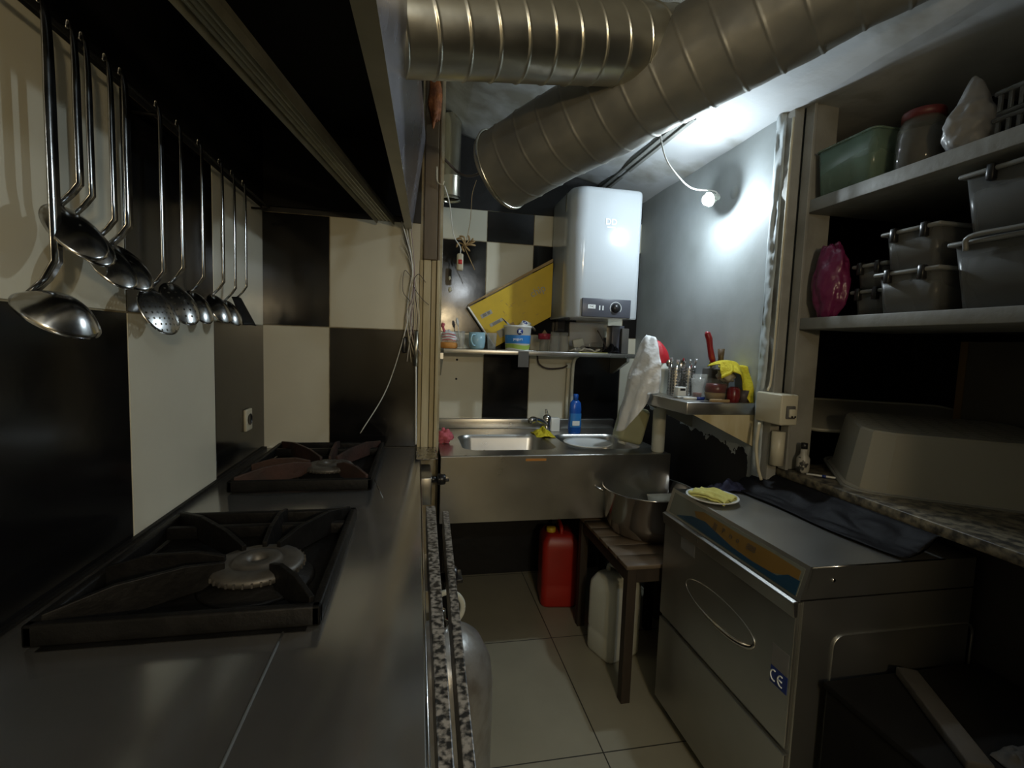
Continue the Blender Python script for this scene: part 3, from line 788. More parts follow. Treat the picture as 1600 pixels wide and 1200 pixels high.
# yellow scrub cloth by tap
def crump(c, sx, sy, h, seed, n=36, lift=.0):
    def f(u, v):
        x = (u - .5) * 2; y = (v - .5) * 2
        k = 1 + .18 * noise.noise(Vector((x * 1.5, y * 1.5, seed)))
        fall = max(0, 1 - (x * x + y * y) * .8)
        z = h * (.35 + .65 * abs(noise.noise(Vector((x * 2.3, y * 2.3, seed + 4))) * 2)) * fall + .003
        return (c[0] + x * sx * k, c[1] + y * sy * k, c[2] + max(.002, z) + lift)
    return f
mb = MB().grid(crump((.655, 2.41, SZ), .05, .075, .035, 3.3), 36, 36)
tag(mb.build('scrubbing_cloth', 'yellow_cloth', sol=.002), 'crumpled yellow cloth beneath the tap spout', 'cloth')
mb = MB().grid(blob((.135, 2.22, SZ + .032), (.035, .03, .032), 9, .5), 26, 20, closed=True)
tag(mb.build('dish_rag', 'pink_cloth'), 'crumpled pink rag on the sink corner beside the wall end', 'cloth')
pl = tag(MB().lathe([(0, .004), (.07, .004), (.10, .012), (.115, .018), (.115, .021), (.098, .017), (.07, .010), (0, .009)], (.80, 2.125, SZ + .001), 48).build('white_plate', 'porcelain'),
         'round white plate laid over the right basin', 'plate')
# detergent bottle
db = empty('detergent_bottle', (.845, 2.46, SZ), 'blue detergent bottle standing behind the right basin', 'bottle')
MB().lathe([(0, 0), (.032, 0), (.035, .006), (.037, .05), (.032, .10), (.034, .13), (.030, .165), (.016, .182), (0, .184)], (.845, 2.46, SZ), 28, ax=(1, .65)).build('bottle_body', 'blue_plastic', db)
MB().lathe([(0, 0), (.014, 0), (.014, .03), (.010, .034), (0, .034)], (.845, 2.46, SZ + .18), 20).build('cap', 'blue_plastic', db)
lb = MB().grid(lambda u, v: (.845 + .0375 * math.sin((u - .5) * 1.9), 2.46 - .0252 * math.cos((u - .5) * 1.9), SZ + .035 + .075 * v), 12, 2)
lb = lb.build('bottle_label', 'label_blue', db)
MB().grid(lambda u, v: (.845 + .0385 * math.sin((u - .5) * 1.1), 2.459 - .0262 * math.cos((u - .5) * 1.1), SZ + .045 + .025 * v), 10, 2).build('label_print', 'print_white', lb)

# pipes on back wall
pp = empty('water_pipes', (.86, 2.6, .9), 'pair of white water pipes on the wall behind the detergent bottle', 'pipes')
MB().tube(spline([(.842, 2.606, .90), (.842, 2.606, 1.10), (.845, 2.606, 1.225)], 4), .0095, 10).build('pipe', 'cord', pp)
MB().tube(spline([(.868, 2.60, .90), (.868, 2.60, 1.15), (.875, 2.60, 1.24), (.90, 2.60, 1.27)], 6), .0095, 10).build('pipe', 'white_plastic', pp)
MB().tube([(.842, 2.606, 1.195), (.842, 2.606, 1.225)], .013, 10).build('joint', 'white_plastic', pp)
cable('cable', [(.66, 2.61, 1.26), (.67, 2.60, 1.215), (.72, 2.595, 1.19), (.80, 2.595, 1.195), (.835, 2.60, 1.21)], .005, 'cord_dark', 'dark hose curving below the sink shelf to the pipes')

# ================================================================ SHELF over the sink
sh = empty('sink_shelf', (.63, 2.5, 1.285), 'narrow steel shelf on the wall above the sink', 'shelf')
MB().rbox((.128, 2.395, 1.265), (1.15, 2.625, 1.288), .002, 2).build('board', 'sink_steel', sh)
MB().prism([(2.625, 1.265), (2.40, 1.265), (2.40, 1.235), (2.60, 1.14), (2.625, 1.14)], .105, .128, 'x').build('bracket', 'machine_steel', sh)
MB().prism([(2.625, 1.265), (2.40, 1.265), (2.40, 1.245), (2.60, 1.17), (2.625, 1.17)], 1.10, 1.115, 'x').build('bracket', 'machine_steel', sh)
tag(MB().box((.505, 2.388, 1.205), (.560, 2.392, 1.285)).build('paper_tag', 'grey_board'), 'small brownish card hanging from the front of the sink shelf', 'card')
TZ = 1.2885
def glass(x, y, z, r0, r1, h, label, mname='glass', name='drinking_glass', group=None, cat='glass', w=.002):
    prof = [(0, 0), (r0, 0), (r1, h), (r1 - w, h), (r0 - w, .006), (0, .006)]
    return tag(MB().lathe(prof, (x, y, z), 28).build(name, mname), label, cat, group)
# bun pack
pk = empty('cake_pack', (.155, 2.47, TZ), 'packaged orange cake in a crumpled pink and white striped wrapper on the shelf end', 'cake pack')
MB().lathe([(0, 0), (.042, 0), (.046, .008), (.046, .022), (.04, .03), (0, .03)], (.155, 2.45, TZ), 28).build('cake', 'orange', pk)
MB().grid(blob((.155, 2.45, TZ + .055), (.040, .030, .030), 2, .5), 26, 18, closed=True).build('wrapper', 'thin_bag', pk)
for k in range(3): MB().tube(spline([(.122, 2.425, TZ + .04 + .014 * k), (.155, 2.415, TZ + .045 + .014 * k), (.188, 2.43, TZ + .038 + .014 * k)], 5), .0022, 6).build('stripe', 'pink_cloth', pk)
MB().tube(spline([(.135, 2.45, TZ + .08), (.125, 2.45, TZ + .11), (.128, 2.45, TZ + .125)], 4), [.006] * 4 + [.009] * 5, 8).build('twist', 'pink_cloth', pk)
glass(.212, 2.45, TZ, .020, .026, .088, 'clear tumbler left of the light blue cup on the shelf')
glass(.375, 2.445, TZ, .020, .026, .085, 'clear tumbler touching the right side of the light blue cup')
tag(MB().tube(spline([(.215, 2.46, TZ + .01), (.205, 2.47, TZ + .10), (.195, 2.475, TZ + .155)], 5), [.002] * 7 + [.006, .008, .007, .003], 8).build('teaspoon', 'porcelain'), 'white plastic teaspoon standing in the left tumbler', 'spoon')
cup = empty('ceramic_cup', (.305, 2.45, TZ), 'light blue ceramic cup with handle on the sink shelf', 'cup')
MB().lathe([(0, 0), (.03, 0), (.038, .01), (.042, .04), (.042, .085), (.039, .085), (.038, .04), (.03, .012), (0, .01)], (.30, 2.45, TZ), 32).build('cup_body', 'light_blue', cup)
MB().tube(spline([(.285, 2.412, TZ + .072), (.268, 2.39, TZ + .07), (.262, 2.385, TZ + .045), (.272, 2.39, TZ + .022), (.285, 2.412, TZ + .018)], 6), .005, 8).build('handle', 'light_blue', cup)
# yellow carton
yb = empty('yellow_carton', (.42, 2.56, TZ), 'flat yellow printed carton leaning on its corner behind the tub', 'carton')
A = Vector((.267, 1.508)); e1 = Vector((.865, .50)).normalized(); e2 = Vector((.148, -.205))
XR = .716
q = [A, A + e1 * ((XR - A.x) / e1.x), A + e2 + e1 * ((XR - A.x - e2.x) / e1.x), A + e2]
MB().prism([tuple(p) for p in q], 2.555, 2.595, 'y').build('carton_body', 'yellow_card', yb, bevel=.002)
MB().prism([tuple(A + Vector((-.01, .003))), tuple(A + e1 * .518 + Vector((0, .004))), tuple(A + e1 * .518 + Vector((0, .022))), tuple(A + Vector((.0, .018)))], 2.56, 2.60, 'y').build('top_flap', 'kraft', yb)
MB().prism([tuple(A), tuple(A + e2), tuple(A + e2 + Vector((-.008, 0))), tuple(A + Vector((-.010, 0)))], 2.553, 2.60, 'y').build('side_edge', 'porcelain', yb)
ang = math.degrees(math.atan2(e1.y, e1.x))
def on_card(s, t): p = A + e1 * s + e2 * t; return (p.x, 2.5535, p.y)
for s, t, w, h, m in ((.055, .30, .065, .022, 'sticker'), (.075, .55, .075, .018, 'sticker'), (.07, .80, .045, .04, 'sticker'), (.135, .78, .035, .035, 'kraft')):
    MB().box((-w / 2, -.0005, -h / 2), (w / 2, .0005, h / 2), T=TR(*on_card(s, t)) @ rot('Y', -ang)).build('print_block', m, yb)
text('print_line', 'IIII III', .022, 'print_dark', yb, on_card(.055, .30), rot('Y', -ang) @ TR(0, -.001, 0) @ FRONT)
text('print_line', '||||||||||', .018, 'print_dark', yb, on_card(.075, .55), rot('Y', -ang) @ TR(0, -.001, 0) @ FRONT)
text('print_line', 'chip', .055, 'sticker', yb, on_card(.36, .38), rot('Y', -ang) @ FRONT)
for k in range(14):
    s = .12 + .26 * random.random(); t = .12 + .7 * random.random()
    MB().box((-.008, -.0004, -.0008), (.008, .0004, .0008), T=TR(*on_card(s, t)) @ rot('Y', -ang + random.choice((0, 0, 75)))).build('print_mark', 'kraft', yb)
# yoghurt tub
tub = empty('yoghurt_tub', (.52, 2.46, TZ), 'white and blue yoghurt tub holding cutlery and a bottle on the sink shelf', 'tub')
cx, cy = .515, 2.472
MB().lathe([(0, 0), (.060, 0), (.063, .004), (.071, .118), (.074, .119), (.074, .128), (.069, .128), (.060, .006), (0, .006)], (cx, cy, TZ), 44).build('tub_body', 'porcelain', tub)
def band(r0, r1, z0, z1, a0, a1, m, nm, par=tub, wav=0):
    return MB().grid(lambda u, v: (cx + (r0 + (r1 - r0) * v) * math.sin(a0 + (a1 - a0) * u), cy - (r0 + (r1 - r0) * v) * math.cos(a0 + (a1 - a0) * u),
                                   TZ + z0 + (z1 - z0) * v + wav * math.sin(u * 7)), 24, 4).build(nm, m, par)
band(.0665, .0695, .036, .078, -1.45, 1.3, 'label_blue', 'blue_band')
band(.0635, .0665, .008, .030, -1.45, 1.3, 'green', 'green_band', wav=.004)
MB().lathe([(0, .0008), (.016, .0008), (.016, 0)], seg=28, T=TR(cx - .003, cy - .0715, TZ + .096) @ rot('X', 88)).build('round_emblem', 'navy', tub)
text('letter', 'K', .026, 'print_white', tub, (cx - .003, cy - .0732, TZ + .096), FRONT, bold=.0006)
text('band_text', 'yogurt', .019, 'print_white', tub, (cx - .012, cy - .0712, TZ + .058), FRONT)
bt = tag(MB().lathe([(0, 0), (.022, 0), (.024, .06), (.02, .075), (.018, .08), (.018, .10), (.0, .10)], seg=24, T=TR(cx - .01, cy + .01, TZ + .07) @ rot('X', 38) @ rot('Y', 22)).build('small_bottle', 'porcelain'), 'small white bottle leaning in the yoghurt tub', 'bottle')
MB().lathe([(.006, .1015), (.013, .1015), (.013, .1005)], seg=20, T=TR(cx - .01, cy + .01, TZ + .07) @ rot('X', 38) @ rot('Y', 22)).build('blue_ring', 'navy', bt)
T = TR(cx - .06, cy, TZ + .145) @ rot('Y', 38)
tag(MB().grid(bowl_fn(.016, .008, 1.0), 24, 8, T=T @ Matrix.Diagonal((2.3, 1, 1, 1)), closed=True).tube([(cx - .03, cy, TZ + .125), (cx + .02, cy, TZ + .07)], .003, 6).build('tablespoon', 'chrome', sol=.001), 'steel tablespoon sticking left out of the yoghurt tub', 'spoon')
tag(MB().grid(bowl_fn(.018, .010, 1.3), 24, 8, T=TR(cx + .085, cy, TZ + .118) @ rot('Y', 50), closed=True).tube([(cx + .07, cy, TZ + .11), (cx + .01, cy, TZ + .05)], .003, 6).build('tea_strainer', 'chrome', sol=.001), 'steel strainer sticking right out of the yoghurt tub', 'strainer')
tag(MB().rbox((-.022, -.018, 0), (.022, .018, .05), .008, 3, T=TR(cx + .035, cy + .01, TZ + .105) @ rot('Y', 20)).build('plastic_lump', 'white_plastic'), 'white plastic lump lying in the top of the yoghurt tub', 'plastic piece')
tag(MB().rbox((.40, 2.415, TZ), (.60, 2.44, TZ + .004), .001, 1).build('butter_knife', 'machine_steel') if False else MB().rbox((.40, 2.400, TZ), (.60, 2.414, TZ + .003), .001, 1).build('table_knife', 'machine_steel'), 'steel knife lying along the shelf edge before the tub', 'knife')
# spice jar with crimson lid
sj = empty('spice_jar', (.665, 2.46, TZ), 'small glass spice jar with a crimson lid beside the yoghurt tub', 'jar')
MB().lathe([(0, 0), (.022, 0), (.024, .004), (.024, .055), (.020, .062)], (.655, 2.455, TZ), 24).build('jar_body', 'jar_glass', sj)
MB().lathe([(0, .030), (.031, .030), (.033, .026), (.031, 0), (0, 0)], (.655, 2.455, TZ + .062), 28).build('lid', 'crimson', sj)
MB().prism([(.64, TZ + .09), (.672, TZ + .09), (.655, TZ + .112)], 2.45, 2.46, 'y').build('paper_fold', 'board_edge', sj)
for k, (x, lb) in enumerate(((.715, 'upturned clear glass just right of the spice jar'), (.765, 'second upturned clear glass right of the spice jar'))):
    tag(MB().lathe([(.030, 0), (.028, 0), (.021, .098), (0, .098), (0, .103), (.023, .103), (.030, 0)], (x, 2.46 + .01 * k, TZ), 28).build('upturned_glass', 'glass'), lb, 'glass')
# misc things under heater
tag(MB().box((.845, 2.618, 1.32), (1.05, 2.626, 1.455)).build('mirror_panel', 'machine_steel'), 'small grey metal panel on the wall under the water heater', 'panel')
tag(MB().rbox((1.03, 2.45, TZ), (1.10, 2.53, TZ + .15), .003, 2).build('dark_box', 'heater_grey'), 'dark grey box at the right end of the sink shelf', 'box')
tag(MB().rbox((1.075, 2.42, TZ), (1.115, 2.447, TZ + .135), .003, 2).build('carton', 'grey_board'), 'narrow brownish carton in front of the dark grey box', 'box')
tag(MB().rbox((-.03, -.012, 0), (.03, .012, .055), .005, 2, T=TR(.865, 2.50, TZ + .018) @ rot('Y', -14)).build('white_adapter', 'white_plastic'), 'white plug adapter leaning on clutter under the water heater', 'adapter')
tag(MB().rbox((.93, 2.47, TZ), (.99, 2.53, TZ + .055), .006, 2).build('dark_jar', 'jar_glass'), 'dark glass jar under the water heater', 'jar')
mb = MB()
random.seed(4)
pts = [(.80 + .16 * (k / 15) + .012 * math.sin(k * 2.1), 2.43 + .02 * math.cos(k * 1.7), TZ + .006 + .014 * abs(math.sin(k * 1.3))) for k in range(16)]
mb.tube(spline(pts, 4), .004, 8)
tag(mb.build('coiled_cable', 'cord_white'), 'tangled white cable lying on the shelf under the water heater', 'cable')
mb = MB().grid(crump((.86, 2.46, TZ), .07, .035, .03, 8.8), 26, 20)
tag(mb.build('paper_napkin', 'sticker', sol=.001), 'crumpled grey paper napkin on the shelf under the heater', 'napkin')
tag(MB().box((.83, 2.400, TZ), (.99, 2.412, TZ + .0025)).build('yellow_pencil', 'pale_yellow_cloth'), 'thin pale yellow stick along the shelf edge', 'stick')
mb = MB().tube(spline([(.98, 2.46, TZ + .01), (1.0, 2.45, TZ + .03), (.96, 2.45, TZ + .10), (.95, 2.46, TZ + .12)], 5), .003, 6)
tag(mb.build('cable', 'cord_dark'), 'dark cable hanging from the heater underside to the shelf', 'cable')
mb = MB().grid(crump((1.03, 2.435, TZ), .045, .03, .05, 5.8), 20, 20)
tag(mb.build('black_rag', 'black_bag', sol=.001), 'crumpled black plastic before the dark grey box', 'plastic')

# ================================================================ WATER HEATER
wh = empty('water_heater', (.90, 2.45, 1.46), 'white electric water heater on the back wall above the shelf', 'water heater')
P = []
hx0, hx1, hy0, hy1 = .722, 1.080, 2.25, 2.60
def corner(cx_, cy_, r, a0, a1, n=8): return [(cx_ + r * math.cos(R(a0 + (a1 - a0) * k / n)), cy_ + r * math.sin(R(a0 + (a1 - a0) * k / n))) for k in range(n + 1)]
P = [(hx1, hy1), (hx0, hy1)] + corner(hx0 + .075, hy0 + .075, .075, 180, 270) + corner(hx1 - .03, hy0 + .03, .03, 270, 360)
body = MB(); z0, z1 = 1.462, 2.085
cxh, cyh = (hx0 + hx1) / 2, (hy0 + hy1) / 2
layers = [(.985, z0), (1, z0 + .006), (1, z1 - .02), (.99, z1 - .006), (.965, z1)]
vs = []; n = len(P)
for k, z in layers:
    vs += [(cxh + (x - cxh) * k, cyh + (y - cyh) * k, z) for x, y in P]
fs = []
for i in range(len(layers) - 1):
    for k in range(n): fs.append((i * n + k, i * n + (k + 1) % n, (i + 1) * n + (k + 1) % n, (i + 1) * n + k))
fs += [list(range(n)), [(len(layers) - 1) * n + k for k in range(n)]]
body.add(vs, fs, 0, False)
hb = body.build('casing', 'white_enamel', wh)
for p in hb.data.polygons: p.use_smooth = abs(p.normal.z) < .2
MB().rbox((hx0 - .002, 2.37, 1.99), (hx0 + .003, 2.385, 2.08), .001, 1).build('side_slot', 'panel_base', wh)
cp = MB().rbox((.782, 2.243, 1.466), (1.035, 2.255, 1.556), .003, 2).build('control_panel', 'heater_grey', wh)
MB().box((.812, 2.2415, 1.506), (.850, 2.2435, 1.525)).build('display', 'print_white', cp)
text('display_digits', 'THC', .013, 'print_dark', cp, (.831, 2.2412, 1.5155), FRONT)
for x in (.872, .889): MB().box((x - .003, 2.2415, 1.500), (x + .003, 2.2435, 1.522)).build('indicator', 'print_white', cp)
MB().lathe([(0, .014), (.019, .014), (.023, 0)], seg=32, T=TR(.955, 2.2435, 1.513) @ rot('X', 90)).build('thermostat_knob', 'black_plastic', cp)
arc = [(.955 + .029 * math.cos(R(a)), 2.2425, 1.513 + .029 * math.sin(R(a))) for a in range(-40, 221, 10)]
MB().tube(arc, .0016, 6).build('dial_arc', 'print_white', cp)
lg = text('logo', 'DD', .040, 'print_white', wh, (.913, 2.2490, 1.925), FRONT, bold=.0008)
lg['label'] = 'small silver double D emblem'
MB().box((.893, 2.2485, 1.898), (.935, 2.2498, 1.903)).build('logo_bar', 'print_white', wh)
MB().box((.76, 2.57, 1.40), (.80, 2.62, 1.47)).build('wall_bracket', 'black_plastic', wh)

# ================================================================ BULB
BP = Vector((1.155, 1.825, 1.934))
bl = empty('bare_bulb', tuple(BP), 'bare lit bulb hanging in front of the pale right wall', 'bulb')
bdir = Vector((-.92, -.16, -.34)).normalized()
BT = Matrix.Translation(BP) @ bdir.to_track_quat('Z', 'Y').to_matrix().to_4x4()
MB().lathe([(.019, -.006), (.021, .000), (.0215, .006), (.019, .014), (.012, .021), (0, .024)], seg=28, T=BT).build('glass', 'bulb', bl)
MB().lathe([(.0, -.006), (.029, -.004), (.029, -.008), (.023, -.020), (.014, -.034), (.013, -.052), (0, -.052)], seg=28, T=BT).build('plastic_base', 'white_plastic', bl)
e_ = BT @ Vector((0, 0, -.05))
MB().tube(spline([e_, e_ + Vector((-.01, .01, .025)), (1.10, 1.86, 1.985), (1.03, 1.86, 2.03), (.97, 1.86, 2.10), (.94, 1.87, 2.225)], 6), .003, 6).build('flex', 'cord_white', bl)
tag(MB().lathe([(0, .006), (.016, .006), (.026, 0)], seg=20, T=TR(1.2525, 1.80, 1.965) @ rot('Y', -90)).build('wall_rosette', 'plaster'), 'round plaster patch on the wall behind the bulb', 'patch')

# ================================================================ LEDGE
LZ = 1.13
lx0, lx1, ly0, ly1 = .965, 1.252, 1.575, 2.02
le = empty('steel_ledge', (1.1, 1.8, LZ), 'small steel ledge bracketed to the right wall, crowded with kitchen things', 'ledge')
MB().rbox((lx0, ly0, LZ - .045), (lx1, ly1, LZ), .003, 2).build('top', 'sink_steel', le)
MB().prism([(lx0 + .03, LZ - .045), (lx1, LZ - .045), (lx1, LZ - .165)], ly0 + .004, ly0 + .010, 'y').build('gusset', 'cream_wood', le)
MB().prism([(lx0 + .03, LZ - .045), (lx1, LZ - .045), (lx1, LZ - .165)], ly1 - .03, ly1 - .024, 'y').build('gusset', 'machine_steel', le)
# bucket with red cloth, white bag
bk = empty('white_bucket', (1.04, 1.94, LZ), 'white lidded plastic bucket on the ledge beside the cutlery holders', 'bucket')
MB().lathe([(0, 0), (.046, 0), (.055, .095), (.060, .096), (.060, .112), (.055, .115), (.055, .13), (0, .13)], (1.035, 1.945, LZ), 32).build('bucket_body', 'white_plastic', bk)
def dome(u, v):
    a = u * 2 * PI; r = .056 * math.cos(v * PI / 2) ** .6
    k = 1 + .12 * noise.noise(Vector((math.cos(a) * 2, math.sin(a) * 2, v * 3)))
    return (1.035 - .01 * v + r * k * math.cos(a), 1.945 + r * k * math.sin(a), LZ + .131 + .10 * v)
tag(MB().grid(dome, 28, 14, closed=True).build('red_cloth', 'red_bag'), 'red cloth heaped on the white bucket inside the white bag', 'cloth')
def bag(u, v):
    a = R(85 + 185 * u)
    side = max(0, math.cos(a - PI)) ** 1.5
    r = .026 + .046 * min(1, v * 2.2) ** .6 + .010 * v + .007 * math.sin(a * 9 + v * 5) * v + .010 * noise.noise(Vector((u * 6, v * 5, 3)))
    z = LZ + .25 - .02 * abs(u - .5) - v * (.235 + .19 * side) + .008 * noise.noise(Vector((u * 5, v * 2, 8)))
    x = 1.005 + r * math.cos(a) - .055 * v ** 1.5 * side; y = 1.945 + r * math.sin(a) * 1.15
    if z < LZ + .004: x = min(x, .955)
    return (x, y, z)
tag(MB().grid(bag, 40, 40).build('white_carrier_bag', 'thin_bag', sol=.001), 'white plastic bag draped over the ledge corner beside the bucket', 'plastic bag')
# cutlery holders
def holder(x, y, label):
    r = .030; h = .115
    hd = empty('cutlery_holder', (x, y, LZ), label, 'cutlery holder')
    MB().lathe([(r, 0), (r, h)], (x, y, LZ), 40).build('cylinder', 'holder', hd, uv=lambda co: (math.atan2(co.y - y, co.x - x) * r * (.0125 * 15 / (2 * PI * r)) , co.z - LZ))
    MB().lathe([(r, 0), (r + .0015, .002), (r + .0015, .006), (r, .008)], (x, y, LZ + h - .006), 32).lathe([(0, 0), (r, 0), (r, .004), (0, .004)], (x, y, LZ), 32).build('rims', 'chrome', hd)
    return hd
HP = [(1.060, 1.83, 'perforated steel cutlery holder nearer the white bucket'), (1.128, 1.845, 'perforated steel cutlery holder nearer the red knife')]
random.seed(11)
for hi, (x, y, lb) in enumerate(HP):
    holder(x, y, lb)
    for k in range(7):
        a = k * 2 * PI / 7; dx, dy = .018 * math.cos(a), .018 * math.sin(a)
        lean = .018; zt = LZ + .118 + random.uniform(-.008, .014)
        px, py = x + dx * (1 + .6), y + dy * 1.6
        mb = MB().tube([(x + dx * .5, y + dy * .5, LZ + .01), (px, py, zt)], .0022, 6)
        if (k + hi) % 3 == 0:
            mb.grid(bowl_fn(.011, .004, 1.5), 16, 6, T=TR(px, py, zt + .012) @ rot('Z', math.degrees(a)) @ rot('X', 80), closed=True)
            nm, ct = 'teaspoon', 'spoon'
            lab = 'teaspoon standing bowl up in the %s' % ('holder nearer the bucket' if hi == 0 else 'holder nearer the red knife')
        else:
            for q2 in (-1, 0, 1): mb.tube([(px, py, zt), (px + .004 * q2, py, zt + .026)], .0012, 5)
            nm, ct = 'fork', 'fork'
            lab = 'fork standing tines up in the %s' % ('holder nearer the bucket' if hi == 0 else 'holder nearer the red knife')
        tag(mb.build(nm, 'chrome'), lab, ct, '%ss in the %s' % (nm, 'left cutlery holder' if hi == 0 else 'right cutlery holder'))
ss = tag(MB().rbox((1.025, 1.742, LZ), (1.062, 1.775, LZ + .042), .004, 2).build('kitchen_timer', 'porcelain'), 'small white box with a dark slot before the cutlery holders', 'box')
MB().box((1.034, 1.7408, LZ + .027), (1.056, 1.7422, LZ + .036)).build('slot', 'black_plastic', ss)
tag(MB().rbox((1.0, 1.70, LZ), (1.12, 1.735, LZ + .008), .002, 2).build('small_tray', 'machine_steel'), 'narrow steel tray on the ledge in front of the white box', 'tray')
pn = tag(MB().tube([(1.005, 1.665, LZ + .006), (1.055, 1.66, LZ + .006)], .0055, 10).build('marker_pen', 'porcelain'), 'white marker pen with blue end at the ledge edge', 'pen')
MB().tube([(1.055, 1.66, LZ + .006), (1.085, 1.657, LZ + .006)], .0057, 10).build('blue_end', 'navy', pn)
g = glass(1.076, 1.69, LZ, .019, .026, .082, 'clear tea glass with a little red tea on the ledge front')
MB().lathe([(0, 0), (.0155, 0), (.018, .018), (0, .018)], (1.076, 1.69, LZ + .007), 20).build('tea', 'dark_red', g)
glass(1.118, 1.74, LZ, .024, .030, .095, 'clear plastic cup behind the tea glass', w=.0015)
jar = empty('paprika_jar', (1.15, 1.68, LZ), 'round glass jar of red pepper flakes on the ledge under the cloth', 'jar')
MB().lathe([(0, 0), (.032, 0), (.042, .02), (.044, .045), (.040, .065), (.033, .075), (.033, .085)], (1.137, 1.66, LZ), 32).build('jar_glass', 'jar_glass', jar)
MB().lathe([(0, .032), (.0405, .032), (.0405, .046), (.037, .064), (0, .066)], (1.137, 1.66, LZ), 32).build('pepper', 'dark_red', jar)
MB().lathe([(0, .004), (.032, .004), (.040, .022), (.0405, .031), (0, .031)], (1.137, 1.66, LZ), 32).build('pale_filling', 'kraft', jar)
tag(MB().lathe([(0, 0), (.02, 0), (.024, .02), (.022, .05), (.014, .058), (0, .058)], (1.172, 1.603, LZ), 24).build('dark_red_bottle', 'dark_red'), 'small dark red bottle at the ledge front under the yellow cloth', 'bottle')
tag(MB().lathe([(0, 0), (.022, 0), (.022, .045), (0, .047)], (1.222, 1.615, LZ), 24).build('dark_cup', 'cord_dark'), 'dark brown cup under the hanging end of the yellow cloth', 'cup')
tag(MB().grid(blob((1.178, 1.66, LZ + .10), (.035, .03, .03), 12, .5), 24, 16, closed=True).build('clear_wrap', 'beige_bag'), 'crumpled beige plastic wrap under the yellow cloth', 'plastic wrap')
kn = tag(MB().box((1.030, 1.587, LZ + .0005), (1.075, 1.604, LZ + .002)).build('paring_knife', 'chrome'), 'knife with pale wooden handle lying along the ledge edge', 'knife')
MB().rbox((1.072, 1.588, LZ + .0005), (1.15, 1.604, LZ + .011), .003, 2).build('handle', 'kraft', kn)
# tall things
kb = empty('knife_block', (1.19, 1.76, LZ), 'dark narrow knife pot at the wall behind the yellow cloth', 'knife pot')
MB().rbox((1.155, 1.72, LZ), (1.235, 1.79, LZ + .12), .004, 2).build('pot_body', 'grey_board', kb)
rk = tag(MB().box((-.012, -.001, -.10), (.012, .001, .02), T=TR(1.172, 1.745, LZ + .13) @ rot('Y', -12)).build('kitchen_knife', 'chrome'), 'knife with a red handle standing upright on the ledge', 'knife')
MB().tube([TR(1.172, 1.745, LZ + .13) @ rot('Y', -12) @ Vector(p) for p in ((.004, 0, .015), (0, 0, .04), (-.001, 0, .075), (0, 0, .11), (-.006, 0, .133), (-.012, 0, .138))], [.011, .0125, .011, .0125, .012, .006], 12).build('handle', 'knife_red', rk)
wk = tag(MB().box((-.01, -.001, -.10), (.01, .001, .01), T=TR(1.214, 1.755, LZ + .13)).build('kitchen_knife', 'chrome'), 'knife with a brown wooden handle standing by the wall', 'knife')
MB().tube([(1.214, 1.755, LZ + .135), (1.214, 1.755, LZ + .165), (1.213, 1.755, LZ + .20)], [.012, .011, .014], 12).build('handle', 'handle_brown', wk)
def ycloth(u, v):
    # hangs over the jars; u runs left -> right, v back -> front/down
    x = 1.130 + .123 * u
    top = LZ + .140 + .022 * math.sin(min(1, u * 1.5) * PI * .8) - .02 * u
    hang = .052 - .012 * math.sin(PI * min(u / .6, 1)) + .115 * max(0, (u - .5) / .5) ** 1.1
    if v < .35:
        t = v / .35; y = 1.72 - .085 * t; z = top - .012 * (1 - t) ** 2
    else:
        t = (v - .35) / .65; y = 1.635 - .040 * math.sin(t * PI / 2); z = top - hang * t - .004 * math.sin(t * PI)
    z += .004 * noise.noise(Vector((u * 5, v * 3, 2))); 
    return (x + .010 * noise.noise(Vector((u * 3, v * 4, 9))) - .012 * v * (1 - u), y + .009 * math.sin(u * 17 + v * 2) * min(1, max(0, v - .2) * 2), z)
tag(MB().grid(ycloth, 50, 44).build('yellow_cloth', 'yellow_cloth', sol=.003), 'bright yellow cloth draped over the jars on the ledge', 'cloth')
# under the ledge
jg = empty('upturned_jug', (.985, 2.07, SZ), 'yellowed milky plastic jug tipped on the sink end beneath the ledge', 'jug')
T = TR(.992, 2.08, .965) @ rot('Y', 14)
MB().rbox((-.062, -.05, -.085), (.062, .05, .085), .022, 4, T=T).build('jug_body', 'pale_yellow_plastic', jg)
MB().lathe([(0, .0), (.02, 0), (.02, .018), (0, .018)], seg=20, T=T @ TR(-.02, -.0, -.10)).build('cap', 'white_plastic', jg)
tag(MB().lathe([(0, 0), (.024, 0), (.029, .008), (.029, .20), (.022, .213), (0, .214)], (1.092, 2.00, SZ), 24).build('white_tube', 'white_plastic'), 'white plastic tube upright on the sink end beneath the ledge', 'tube')

# breaker
br = empty('breaker_box', (1.25, 1.43, 1.07), 'cream switch box with breaker on the post beside the ledge', 'switch box')
MB().rbox((1.212, 1.405, 1.075), (1.280, 1.530, 1.180), .005, 2).build('housing', 'warm_white', br)
MB().rbox((1.232, 1.399, 1.098), (1.266, 1.407, 1.142), .002, 1).build('recess', 'grey_board', br)
MB().rbox((1.238, 1.392, 1.104), (1.264, 1.402, 1.132), .002, 1).build('breaker_switch', 'warm_white', br)
for x in (1.244, 1.256): MB().box((x - .003, 1.389, 1.104), (x + .003, 1.389, 1.110)).build('terminal', 'black_plastic', br)
cable('cable', [(1.225, 1.49, 1.185), (1.236, 1.49, 1.25), (1.240, 1.49, 1.6), (1.243, 1.49, 2.12)], .004, 'cord', 'cream cable climbing the post from the switch box')
cable('cable', [(1.21, 1.50, 1.07), (1.205, 1.50, .98), (1.22, 1.50, .90), (1.235, 1.50, .86)], .006, 'cord', 'thick cream cable dropping from the switch box')
